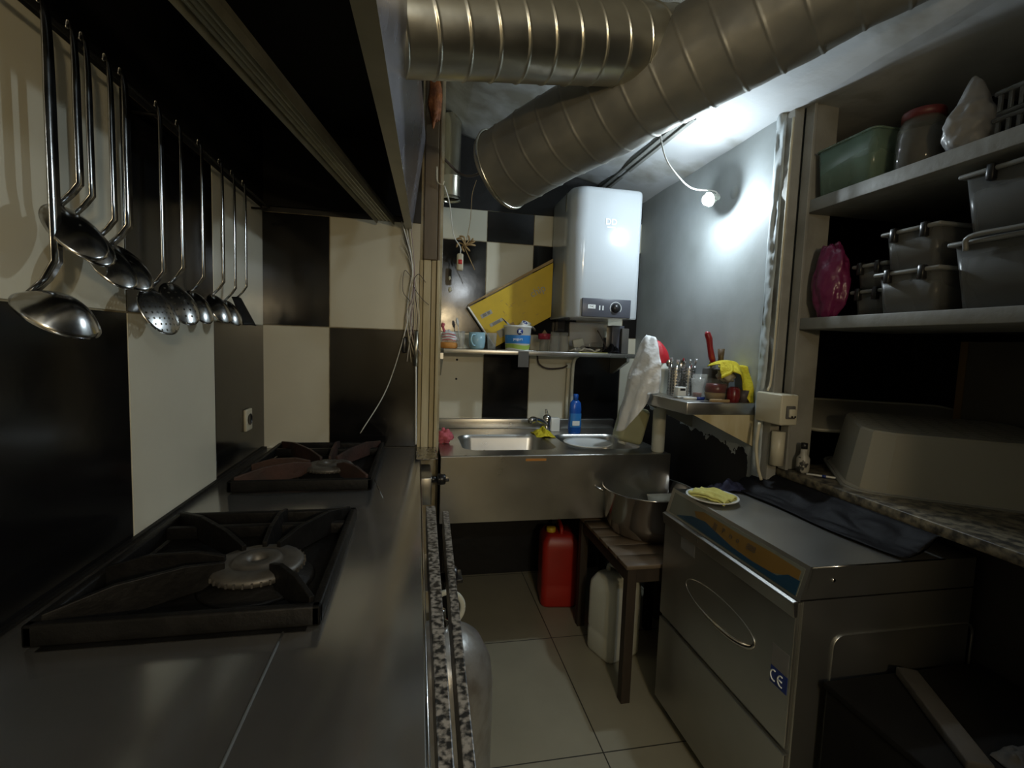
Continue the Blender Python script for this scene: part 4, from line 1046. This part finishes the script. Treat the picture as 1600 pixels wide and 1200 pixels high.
tag(MB().lathe([(0, 0), (.022, 0), (.022, .12), (0, .12)], (1.258, 1.46, .925), 20).build('conduit_stub', 'warm_white'), 'short thick conduit stub below the switch box', 'conduit')

# ================================================================ RIGHT POSTS AND SHELVES
struct(MB().box((1.248, 1.49, 0), (1.285, 1.533, 2.17)).build('trim_5', 'post_paint', bevel=.003))
su = empty('wall_shelving', (1.45, 1.0, .9), 'painted built-in board shelving in the right recess', 'shelving')
MB().box((1.290, 1.452, .906), (1.302, 1.49, 2.17)).box((1.300, 1.468, .906), (1.40, 1.490, 2.17)).build('side_board', 'post_paint', su, bevel=.002)
MB().rbox((1.300, .10, 1.405), (1.72, 1.466, 1.443), .002, 2).build('shelf_board', 'shelf_paint', su)
MB().rbox((1.300, .10, 1.800), (1.72, 1.466, 1.842), .002, 2).build('shelf_board', 'shelf_paint', su)
MB().box((1.725, .1, 1.40), (1.735, 1.49, 2.14)).build('back_board', 'soot', su)
Z1, Z2 = 1.4435, 1.8425
def open_box(mb, a, b, t=.003, taper=.88, r=.02):
    cx_, cy_ = (a[0] + b[0]) / 2, (a[1] + b[1]) / 2; w, h = b[0] - a[0], b[1] - a[1]
    def ring(k, z, ins=0): return [(x, y, z) for x, y in rrect(cx_, cy_, w * k - 2 * ins, h * k - 2 * ins, r)]
    Ls = [ring(taper, a[2]), ring(1, b[2]), ring(1, b[2], t), ring(taper, a[2] + t, t)]
    n = len(Ls[0]); fs = [list(range(n))]
    for i in range(3):
        for k in range(n): fs.append((i * n + k, i * n + (k + 1) % n, (i + 1) * n + (k + 1) % n, (i + 1) * n + k))
    fs.append([3 * n + k for k in range(n)])
    return mb.add(sum(Ls, []), fs, 0, True)
def storage(x0, y0, z0, x1, y1, z1, label, fill=None, fm=None, group=None, clips=True, name='storage_box'):
    e = empty(name, ((x0 + x1) / 2, (y0 + y1) / 2, z0), label, 'storage box', group)
    open_box(MB(), (x0, y0, z0), (x1, y1, z1 - .014)).build('box_body', 'box_clear', e)
    MB().rbox((x0 - .008, y0 - .008, z1 - .014), (x1 + .008, y1 + .008, z1 - .002), .005, 2).build('lid', 'box_lid', e)
    if clips:
        for y in (y0 + .22 * (y1 - y0), y1 - .22 * (y1 - y0)):
            MB().rbox((x0 - .013, y - .008, z1 - .035), (x0 + .004, y + .008, z1 + .003), .002, 1).build('clip', 'black_plastic', e)
    if fill: MB().rbox((x0 + .022, y0 + .022, z0 + .005), (x1 - .022, y1 - .022, z0 + fill), .008, 2).build('contents', fm, e)
    return e
M['ochre_food'] = mat('orange brown food', (0.12, 0.045, 0.03), .7, noise_amt=.3, nscale=30)
M['grey_food'] = mat('grey brown food', (0.09, 0.08, 0.07), .7, noise_amt=.3, nscale=30)
storage(1.318, 1.025, Z1, 1.49, 1.195, Z1 + .120, 'lower medium storage box with dark clips in the middle of the lower shelf', .08, 'grey_food')
storage(1.325, 1.040, Z1 + .121, 1.49, 1.190, Z1 + .235, 'reddish medium storage box stacked in the middle of the lower shelf', .075, 'ochre_food')
storage(1.320, .70, Z1, 1.60, 1.000, Z1 + .170, 'lower big storage box at the right of the lower shelf', .13, 'grey_food', clips=False)
bxl = storage(1.325, .70, Z1 + .171, 1.60, .995, Z1 + .335, 'upper big storage box with crumpled lining at the right of the lower shelf', .12, 'grey_food')
tag(MB().tube(spline([(1.309, .96, Z1 + .140), (1.303, .95, Z1 + .172), (1.303, .86, Z1 + .174), (1.303, .75, Z1 + .172), (1.309, .74, Z1 + .140)], 5), .006, 8).build('box_handle', 'box_lid'), 'pale swing handle across the lower big storage box', 'handle')
storage(1.37, 1.215, Z1, 1.49, 1.32, Z1 + .085, 'lower small clear box behind the magenta bag', .03, 'grey_food')
storage(1.37, 1.215, Z1 + .086, 1.49, 1.32, Z1 + .165, 'upper small clear box behind the magenta bag', .03, 'grey_food')
def magenta(u, v):
    a = u * 2 * PI; b = (v - .5) * PI
    d = Vector((math.cos(a) * math.cos(b), math.sin(a) * math.cos(b), math.sin(b)))
    k = 1 + .20 * noise.noise(d * 1.6 + Vector((5, 0, 0))) + .10 * noise.noise(d * 3.5 + Vector((2, 3, 0))) + .04 * noise.noise(d * 8)
    return (1.350 + d.x * .042 * k, 1.392 + d.y * .060 * k, max(Z1 + .001, Z1 + .118 + d.z * .128 * k))
tag(MB().grid(magenta, 60, 44, closed=True).build('magenta_bag', 'magenta_bag'), 'stuffed magenta plastic bag at the left end of the lower shelf', 'plastic bag')
# upper shelf
gb = empty('green_basket', (1.42, 1.35, Z2), 'open pale green clear tub at the left end of the upper shelf', 'tub')
open_box(MB(), (1.308, 1.235, Z2), (1.47, 1.450, Z2 + .150), taper=.9).build('tub_body', 'green_clear', gb)
MB().tube([(x, y, Z2 + .150) for x, y in rrect(1.389, 1.3425, .165, .218, .02)] + [(rrect(1.389, 1.3425, .165, .218, .02)[0] + (Z2 + .150,))], .0035, 8).build('rim', 'green_clear', gb)
for k, (x, y, m_, nm, lb) in enumerate(((1.36, 1.395, 'green_clear', 'crumpled_bag', 'crumpled greenish bag inside the pale green tub'), (1.415, 1.30, 'kraft', 'snack_packet', 'brown packet inside the pale green tub'))):
    tag(MB().grid(blob((x, y, Z2 + .065), (.034, .034, .055), 20 + k, .3), 24, 16, closed=True).build(nm, m_), lb, 'packet')
tag(MB().rbox((-.04, -.025, 0), (.04, .025, .10), .01, 2, T=TR(1.60, 1.30, Z2 + .09)).build('paper_bag', 'kraft') if False else
    MB().grid(blob((1.58, 1.30, Z2 + .10), (.045, .05, .11), 31, .3), 24, 18, closed=True).build('paper_bag', 'kraft'), 'brown paper bag behind the pale green tub', 'paper bag')
gj = empty('glass_jar', (1.42, 1.17, Z2), 'large glass jar with a red lid on the upper shelf', 'jar')
MB().lathe([(0, 0), (.052, 0), (.058, .008), (.058, .115), (.050, .135), (.046, .14), (.046, .15), (.044, .15), (.044, .14), (.055, .113), (.055, .01), (0, .006)], (1.385, 1.160, Z2), 40).build('jar_body', 'jar_glass', gj)
MB().lathe([(0, .022), (.048, .022), (.050, .018), (.050, 0), (0, 0)], (1.385, 1.160, Z2 + .143), 36).build('lid', mat('dull red lid', (0.12, 0.02, 0.02), .4), gj)
MB().lathe([(0, 0), (.052, 0), (.053, .10), (0, .105)], (1.385, 1.160, Z2 + .008), 30).build('contents', 'grey_food', gj)
def wbag(u, v):
    a = u * 2 * PI; b = (v - .5) * PI
    d = Vector((math.cos(a) * math.cos(b), math.sin(a) * math.cos(b), math.sin(b)))
    k = 1 + .20 * noise.noise(d * 1.6 + Vector((15, 0, 0))) + .10 * noise.noise(d * 4 + Vector((12, 3, 0)))
    zz = .065 + d.z * .07 * k + .055 * max(0, d.z - .80) / .2
    return (1.375 + d.x * .06 * k, 1.025 + d.y * .055 * k, Z2 + max(.001, zz))
tag(MB().grid(wbag, 50, 40, closed=True).build('white_bag', 'grey_bag'), 'knotted whitish plastic bag between the jar and the crates', 'plastic bag')
for k in range(2):
    z = Z2 + .062 * k
    cr = MB()
    cr.rbox((1.36, .62, z), (1.62, .965, z + .012), .004, 2)
    for i in range(16):
        y = .635 + i * .0212
        cr.box((1.358, y, z + .01), (1.364, y + .008, z + .05))
    cr.rbox((1.355, .615, z + .048), (1.625, .97, z + .060), .004, 2)
    tag(cr.build('plastic_crate', 'box_clear'), ('lower' if k == 0 else 'upper') + ' ribbed grey plastic crate at the right of the upper shelf', 'crate')
tag(MB().grid(blob((1.48, .80, Z2 + .165), (.08, .12, .04), 44, .3), 30, 18, closed=True).build('plastic_wrap', 'grey_bag'), 'grey plastic bag lying on the stacked crates', 'plastic bag')

# granite worktop in recess
gw = empty('granite_worktop', (1.55, .9, .88), 'brown granite worktop under the right shelves', 'worktop')
MB().rbox((1.295, -.29, .875), (2.295, 1.53, .905), .003, 2).build('slab', 'granite_brown', gw)
MB().box((1.42, -.29, 0), (1.46, 1.53, .874)).build('front_wall', 'black_paint', gw)

# upturned clear tub
tb = empty('upturned_tub', (1.66, 1.22, .905), 'large upturned milky clear storage tub on the granite worktop', 'tub')
T = TR(1.655, 1.235, .913) @ rot('Z', -35) @ rot('X', 3.5)
def tubshell():
    w, h, H = .52, .40, .190
    Ls = []
    for (k, z, r) in ((1.06, 0, .09), (1.06, .006, .09), (1.0, .008, .085), (.99, .03, .085), (.90, H - .006, .075), (.885, H, .07)):
        Ls.append([(x, y, z) for x, y in rrect(0, 0, w * k, h * k, r, 2)])
    n = len(Ls[0]); fs = []
    for i in range(len(Ls) - 1):
        for k in range(n): fs.append((i * n + k, i * n + (k + 1) % n, (i + 1) * n + (k + 1) % n, (i + 1) * n + k))
    fs.append([(len(Ls) - 1) * n + k for k in range(n)])
    return MB().add(sum(Ls, []), fs, 0, False, T)
tubshell().build('tub_shell', 'milky_clear', tb, sol=.002)
rr_ = rrect(0, 0, .552, .425, .075); rr_.append(rr_[0])
MB().tube([T @ Vector((x, y, .004)) for x, y in rr_], .006, 8).build('rim', 'shelf_paint', tb)
mb = MB()
for i in range(9):
    for j in range(7):
        cxx, cyy = -.19 + i * .047, -.13 + j * .043 + (.021 if i % 2 else 0)
        if abs(cyy) > .15: continue
        pts = [T @ Vector((cxx + .027 * math.cos(a), cyy + .025 * math.sin(a), .1905)) for a in [k * PI / 3 for k in range(7)]]
        mb.tube(pts, .0009, 4, cap=False)
mb.build('honeycomb_embossing', 'box_lid', tb)
T = TR(1.78, 1.56, 1.075) @ rot('Z', -30) @ rot('X', 14)
mb = MB().prism(rrect(0, 0, .62, .36, .08), 0, .008, 'z', T=T)
mb.tube([T @ Vector((x, y, .008)) for x, y in rrect(0, 0, .62, .36, .08)] + [T @ Vector((*rrect(0, 0, .62, .36, .08)[0], .008))], .006, 8)
tag(mb.build('tub_lid', 'milky_clear'), 'large pale plastic lid leaning behind the upturned tub', 'lid')
lp = empty('leaning_board', (1.85, 1.0, .905), 'grey board standing behind the upturned tub in the recess', 'board')
MB().box((2.0, .60, .906), (2.02, 1.44, 1.385)).build('board', 'grey_board', lp)
MB().box((1.996, 1.42, .906), (2.022, 1.445, 1.385)).build('edge_strip', 'board_edge', lp)
sb = empty('small_bottle', (1.335, 1.43, .905), 'small white spotted bottle in the corner of the granite worktop', 'bottle')
MB().lathe([(0, 0), (.018, 0), (.021, .01), (.021, .05), (.012, .066), (.010, .085), (0, .086)], (1.335, 1.425, .9055), 20).build('bottle_body', mat('spotted white', (.35, .34, .3), .4, col2=(.03, .03, .03), nscale=40, thr=(.42, .46)), sb)
MB().lathe([(0, 0), (.011, 0), (.011, .02), (0, .022)], (1.335, 1.425, .990), 16).build('cap', 'black_plastic', sb)
pen = tag(MB().tube([(1.32, 1.39, .910), (1.375, 1.335, .911), (1.43, 1.28, .912)], .0035, 8).build('ballpoint_pen', 'porcelain'), 'thin white pen lying on the granite before the spotted bottle', 'pen')
MB().tube([(1.352, 1.358, .9106), (1.36, 1.35, .9108)], .0052, 8).build('blue_ring', 'navy', pen)

# ================================================================ DISHWASHER
dw = empty('glasswasher', (1.14, 1.23, 0), 'stainless steel undercounter dishwasher standing on the floor at right', 'dishwasher')
dy0, dy1, dx0, dx1 = .922, 1.538, .885, 1.40
MB().box((dx0 + .012, dy0, .05), (dx1, dy1, .745)).prism([(dx0 + .012, .745), (dx0 + .030, .822), (dx1, .822), (dx1, .745)], dy0, dy1, 'y').build('cabinet', 'machine_steel', dw, bevel=.002)
# sloping control film
F0, F1 = Vector((dx0 + .004, 0, .744)), Vector((dx0 + .026, 0, .821))
def film(y0, y1, t0, t1, off, m, nm, par, pts=None):
    nrm = Vector((-(F1.z - F0.z), 0, F1.x - F0.x)).normalized()
    def P_(y, t): q_ = F0.lerp(F1, t) + nrm * off; return (q_.x, y, q_.z)
    if pts is None: pts = [(y0, t0), (y1, t0), (y1, t1), (y0, t1)]
    n = len(pts)
    vs = [P_(y, t) for y, t in pts]
    nb = [(x - nrm.x * .0012, y, z - nrm.z * .0012) for x, y, z in vs]
    return MB().add(vs + nb, [list(range(n)), list(range(2 * n - 1, n - 1, -1))] + [(i, (i + 1) % n, n + (i + 1) % n, n + i) for i in range(n)]).build(nm, m, par)
MB().prism([(dx0 + .002, .742), (dx0 + .014, .742), (dx0 + .034, .826), (dx0 + .025, .826)], dy0, dy1, 'y').build('control_housing', 'machine_steel', dw)
cf = film(dy0 + .012, dy1 - .02, .05, .92, .003, 'panel_base', 'control_film', dw)
cf['label'] = 'printed film with blue and ochre bands'
blue = [(dy0 + .014, .07)] + [(dy1 - .08, .07)] + [(dy1 - .10 - .30 * k / 8, .12 + .52 * math.sin(k / 8 * PI) ** .7 * (1 - k / 14)) for k in range(9)] + [(dy0 + .10, .35), (dy0 + .014, .48)]
film(0, 0, 0, 0, .0046, 'panel_teal', 'blue_band', cf, [(dy0 + .014, .07), (dy1 - .07, .10), (dy1 - .15, .42), (dy1 - .22, .52), (dy1 - .28, .40), (dy1 - .36, .26), (dy1 - .45, .22), (dy0 + .08, .28), (dy0 + .05, .50), (dy0 + .014, .52)])
film(0, 0, 0, 0, .0040, 'panel_ochre', 'ochre_band', cf, [(dy1 - .155, .66), (dy1 - .17, .50), (dy1 - .24, .30), (dy1 - .36, .20), (dy0 + .10, .26), (dy0 + .06, .42), (dy0 + .02, .50), (dy0 + .02, .80), (dy0 + .10, .84), (dy1 - .36, .80), (dy1 - .20, .82)])
nr = Vector((-(F1.z - F0.z), 0, F1.x - F0.x)).normalized()
slope = math.degrees(math.atan2(F1.x - F0.x, F1.z - F0.z))
for y, w, s_ in ((dy1 - .27, .022, '▪'), (dy1 - .31, .018, 'P'), (dy1 - .345, .014, 'o'), (dy1 - .375, .014, 'o'), (dy1 - .43, .018, '888')):
    q_ = F0.lerp(F1, .58) + nr * .0048
    text('panel_symbol', {'▪': '|||'}.get(s_, s_), .024, 'print_dark', cf, (q_.x, y, q_.z), rot('Y', slope) @ rot('Z', -90) @ FRONT, ext=.0003)
MB().prism([(dx0 - .012, .738), (dx0 + .004, .742), (dx0 + .004, .700), (dx0 - .006, .700)], dy0 + .004, dy1, 'y').build('door_lip', 'sink_steel', dw, bevel=.002)
door = MB().box((dx0, dy0 + .006, .368), (dx0 + .012, dy1 - .002, .735)).build('door', 'machine_steel', dw, bevel=.002)
MB().box((dx0, dy0 + .006, .045), (dx0 + .012, dy1 - .002, .352)).build('lower_panel', 'machine_steel', dw, bevel=.002)
# oval pressed handle with bright crescent
oc = (1.215, .555)
mb = MB()
def ov(t, k=1.0): return (oc[0] + .165 * k * math.cos(t), oc[1] + .045 * k * math.sin(t))
pts = [(dx0 - .001, *ov(2 * PI * k / 48)) for k in range(49)]
mb.tube(pts, .0022, 6, cap=False)
mb.grid(lambda u, v: (dx0 - .0015 + .0 * v, oc[0] + .165 * (1 - v * .999) * math.cos(u * 2 * PI), oc[1] + .045 * (1 - v * .999) * math.sin(u * 2 * PI)), 40, 5, closed=True)
mb.build('oval_grip', 'machine_steel', door)
mb = MB()
nS = 28
cp_ = []
for k in range(nS + 1):
    t = PI * .93 + PI * .80 * k / nS
    cp_.append((dx0 - .001, *ov(t, .99)))
mb.tube(cp_, [.0008 + .0085 * math.sin(PI * k / nS) ** .8 for k in range(nS + 1)], 10)
mb.build('bright_crescent', 'chrome', door)
MB().box((dx0 - .0008, 1.345, .655), (dx0, 1.425, .700)).build('blank_sticker', 'grey_sticker', door)
MB().box((dx0 - .0008, .935, .545), (dx0, 1.01 - .02, .600)).build('blank_sticker', 'grey_sticker', door)
ce = MB().box((dx0 - .0008, .935, .500), (dx0, .990, .543)).build('mark_sticker', 'navy', door)
for yc, rr0, bar in ((.977, .0125, False), (.953, .0125, True)):
    pts_ = [(dx0 - .0012, yc + rr0 * -math.cos(R(a_)) * .9, .5215 + rr0 * math.sin(R(a_))) for a_ in range(115, -116, -10)] if False else \
           [(dx0 - .0012, yc + rr0 * .9 * math.cos(R(a_)), .5215 + rr0 * 1.05 * math.sin(R(a_))) for a_ in range(110, -111, -10)]
    m_ = MB().tube(pts_, .0019, 6)
    if bar: m_.tube([(dx0 - .0012, yc + .010, .5215), (dx0 - .0012, yc - .003, .5215)], .0019, 6)
    m_.build('mark_letter', 'print_white', ce)
# side panel embossing
ring = [(x, dy0 - .0015, z) for x, z in rrect(1.20, .36, .42, .58, .03)]; ring.append(ring[0])
MB().tube(ring, .003, 6, cap=False).build('side_emboss', 'machine_steel', dw)
for p in ((.975, .79),): MB().lathe([(0, .003), (.004, .003), (.005, 0)], seg=12, T=TR(p[0], dy0, p[1]) @ rot('X', 90)).build('screw', 'chrome', dw)
MB().tube([(dx0 + .031, dy1, .8225), (dx0 + .031, dy0 + .001, .8225), (dx1 - .1, dy0 + .001, .8225)], .0022, 8).build('top_edge_highlight', 'chrome', dw)  # chrome tube added as the bright glint along the top edges
MB().box((dx0 + .004, dy0 - .001, .743), (dx1, dy0, .746)).build('side_seam', 'iron', dw)
for x in (.93, 1.36):
    for y in (.96, 1.50): MB().lathe([(0, 0), (.018, 0), (.018, .02), (.01, .022), (.01, .052), (0, .052)], (x, y, 0), 16).build('foot', 'black_plastic', dw)
# plate with folded pale cloth on the dishwasher
cpx, cpy = .972, 1.40
tag(MB().lathe([(0, .003), (.05, .003), (.078, .012), (.083, .016), (.083, .018), (.076, .015), (.05, .007), (0, .007)], (cpx, cpy, .8235), 44).build('saucer', 'porcelain'), 'small white plate near the corner of the dishwasher top', 'plate')
def fcloth(u, v):
    a = Vector(((u - .5) * .125, (v - .5) * .085, 0)); a.rotate(Matrix.Rotation(R(-62), 3, 'Z'))
    fold = .004 * math.sin(v * 14 + u * 3) + .006 * noise.noise(Vector((u * 4, v * 4, 1)))
    return (cpx + .0 + a.x + .01 * noise.noise(Vector((u * 3, v * 3, 7))), cpy + a.y, .8235 + .024 + fold - .006 * abs(2 * u - 1) ** 2)
mb = MB().grid(fcloth, 40, 30)
mb.grid(lambda u, v: (lambda p: (p[0] * .96 + cpx * .04, p[1] * .96 + cpy * .04, p[2] - .009))(fcloth(u, v)), 40, 30)
tag(mb.build('folded_cloth', 'pale_yellow_cloth', sol=.006), 'pale yellow folded cloth lying on the plate on the dishwasher', 'cloth')
# black sheet at the back of dishwasher
def bsheet(u, v):
    x = 1.13 + .155 * v; y = .70 + .86 * u
    x += .06 * noise.noise(Vector((u * 3, 0, 3))) * (1 - v) + .05 * (1 - u) * (1 - v) 
    z = .829 + .05 * v ** 2 * 0 + .022 * abs(noise.noise(Vector((u * 6, v * 3, 5)))) * (1 - abs(2 * v - 1) ** 3)
    return (min(x, 1.288), max(y, .93), z + (.05 * v ** 2))
tag(MB().grid(bsheet, 60, 24).build('black_plastic_sheet', 'black_bag', sol=.002), 'black plastic sheet lying along the back of the dishwasher top', 'plastic sheet')
tag(MB().grid(crump((1.10, 1.50, .824), .075, .03, .035, 2.2), 28, 20).build('navy_rag', mat('dark navy cloth', (.012, .014, .045), .8), sol=.002), 'dark navy rag at the far end of the dishwasher top', 'cloth')

# ================================================================ STOOL, POT, CANS, CYLINDER
st = empty('wooden_stool', (.97, 1.83, 0), 'low dark wooden table with slatted top under the pot', 'table')
sx0, sx1, sy0, sy1, sz = .757, 1.21, 1.555, 2.10, .535
mb = MB()
for k in range(6):
    y0_ = sy0 + (sy1 - sy0) * k / 6
    mb.rbox((sx0, y0_ + .001, sz - .016), (sx1, y0_ + (sy1 - sy0) / 6 - .0015, sz), .0015, 1)
mb.build('tabletop', 'crate_top', st)
MB().box((sx0 + .012, sy0 + .012, sz - .07), (sx1 - .012, sy0 + .03, sz - .016)).box((sx0 + .012, sy1 - .03, sz - .07), (sx1 - .012, sy1 - .012, sz - .016)).box(
    (sx0 + .012, sy0 + .03, sz - .07), (sx0 + .03, sy1 - .03, sz - .016)).box((sx1 - .03, sy0 + .03, sz - .07), (sx1 - .012, sy1 - .03, sz - .016)).build('apron', 'wood_dark', st)
for x in (sx0 + .008, sx1 - .045):
    for y in (sy0 + .006, sy1 - .042): MB().box((x, y, 0), (x + .036, y + .036, sz - .016)).build('leg', 'wood_dark', st, bevel=.002)
po = empty('steel_pot', (.985, 1.87, sz), 'wide shallow stainless steel pot standing on the slatted table', 'pot')
pc = (.985, 1.862)
MB().lathe([(0, .001), (.13, .001), (.155, .012), (.178, .06), (.188, .185), (.196, .19), (.196, .194), (.186, .192), (.175, .06), (.15, .015), (0, .004)], (*pc, sz), 56).build('pot_body', 'chrome', po)
for s_ in (150, 330):
    a = R(s_); d = Vector((math.cos(a), math.sin(a), 0)); t_ = Vector((-d.y, d.x, 0)); b0 = Vector((*pc, sz + .165))
    MB().tube(spline([b0 + d * .184 - t_ * .04, b0 + d * .215 - t_ * .038 + Vector((0, 0, .01)), b0 + d * .228 + Vector((0, 0, .015)), b0 + d * .215 + t_ * .038 + Vector((0, 0, .01)), b0 + d * .184 + t_ * .04], 5), .005, 8).build('handle', 'chrome', po)
for (x, y, z, r, rx, lb) in ((.965, 1.79, sz + .06, .055, -35, 'milky plastic bowl leaning inside the steel pot'), (1.055, 1.86, sz + .09, .06, -18, 'second milky plastic bowl stacked in the steel pot')):
    tag(MB().lathe([(0, 0), (r * .6, 0), (r * .9, .035), (r, .07), (r * .96, .07), (r * .85, .036), (r * .55, .004), (0, .004)], seg=32, T=TR(x, y, z) @ rot('X', rx)).build('plastic_bowl', 'white_plastic'), lb, 'bowl')

def jerry(name, x0, y0, w, d, h, m, label, capm, capx, rz=0, r=.03):
    e = empty(name, (x0, y0, 0), label, 'canister')
    T = TR(x0, y0, 0) @ rot('Z', rz)
    mb = MB(); Ls = []
    for k, z in ((.94, .002), (1, .015), (1, h * .28), (.975, h * .31), (1, h * .34), (1, h * .80), (.97, h * .90), (.80, h * .97), (.72, h)):
        Ls.append([(x, y, z) for x, y in rrect(0, 0, w * k, d * k, r * (1 if k > .9 else .8))])
    n = len(Ls[0]); fs = [list(range(n))]
    for i in range(len(Ls) - 1):
        for q_ in range(n): fs.append((i * n + q_, i * n + (q_ + 1) % n, (i + 1) * n + (q_ + 1) % n, (i + 1) * n + q_))
    fs.append([(len(Ls) - 1) * n + q_ for q_ in range(n)])
    mb.add(sum(Ls, []), fs, 0, True, T); mb.build('canister_body', m, e)
    MB().lathe([(0, .0), (.022, 0), (.024, .003), (.024, .024), (.020, .028), (0, .028)], seg=24, T=T @ TR(capx, -d * .12, h * .985)).build('cap', capm, e)
    MB().tube([T @ Vector(p) for p in spline([(-capx * .1, -d * .3, h * .96), (-capx * .1 + .0, -d * .22, h + .028), (-capx * .1, d * .22, h + .028), (-capx * .1, d * .3, h * .96)], 5)], .010, 10).build('handle', m, e)
    return e
jerry('red_canister', .738, 2.32, .185, .20, .372, 'red_plastic', 'red plastic canister on the floor beneath the sink', 'yellow_plastic', -.045, -8)
jerry('white_canister', .862, 1.87, .185, .16, .345, 'white_plastic', 'milky white canister on the floor beneath the wooden table', 'white_plastic', .03, 20)

gc = empty('gas_cylinder', (.045, 1.10, 0), 'scratched silver gas cylinder on the floor beside the hob', 'gas cylinder')
GX, GY = .080, 1.30
MB().lathe([(0, 0), (.12, 0), (.135, .03), (.150, .06), (.150, .36), (.142, .42), (.115, .475), (.07, .505), (.03, .512), (0, .512)], (GX, GY, 0), 48).build('tank', 'gas_silver', gc)
MB().lathe([(0, 0), (.022, 0), (.022, .03), (.012, .035), (.012, .06), (0, .06)], (GX, GY, .51), 20).build('valve', 'chrome', gc)
ring = [(GX + .018 + .044 * math.cos(a), GY + .02, .562 + .048 * math.sin(a)) for a in [PI * 2 * k / 30 for k in range(31)]]
MB().tube(ring, .008, 10, cap=False).build('ring_handle', 'white_plastic', gc)
wt = MB().lathe([(0, 0), (.07, 0), (.078, .28), (.07, .30), (0, .30)], (.075, .66, 0), 28)
tag(wt.build('white_pail', 'white_plastic'), 'white plastic pail on the floor nearer than the gas cylinder', 'pail')

# dark lower right corner
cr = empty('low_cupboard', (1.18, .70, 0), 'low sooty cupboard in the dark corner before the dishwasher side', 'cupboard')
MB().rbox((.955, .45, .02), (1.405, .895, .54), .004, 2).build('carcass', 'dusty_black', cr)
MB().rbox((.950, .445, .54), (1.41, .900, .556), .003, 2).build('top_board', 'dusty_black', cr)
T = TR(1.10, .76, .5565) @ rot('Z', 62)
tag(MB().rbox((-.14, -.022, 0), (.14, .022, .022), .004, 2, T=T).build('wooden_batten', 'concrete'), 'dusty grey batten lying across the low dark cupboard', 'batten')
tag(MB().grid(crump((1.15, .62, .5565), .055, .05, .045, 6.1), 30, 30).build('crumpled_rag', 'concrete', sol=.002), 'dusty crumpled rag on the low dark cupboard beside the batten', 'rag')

for o in list(bpy.data.objects):
    if o.get('_o') is not None: del o['_o']
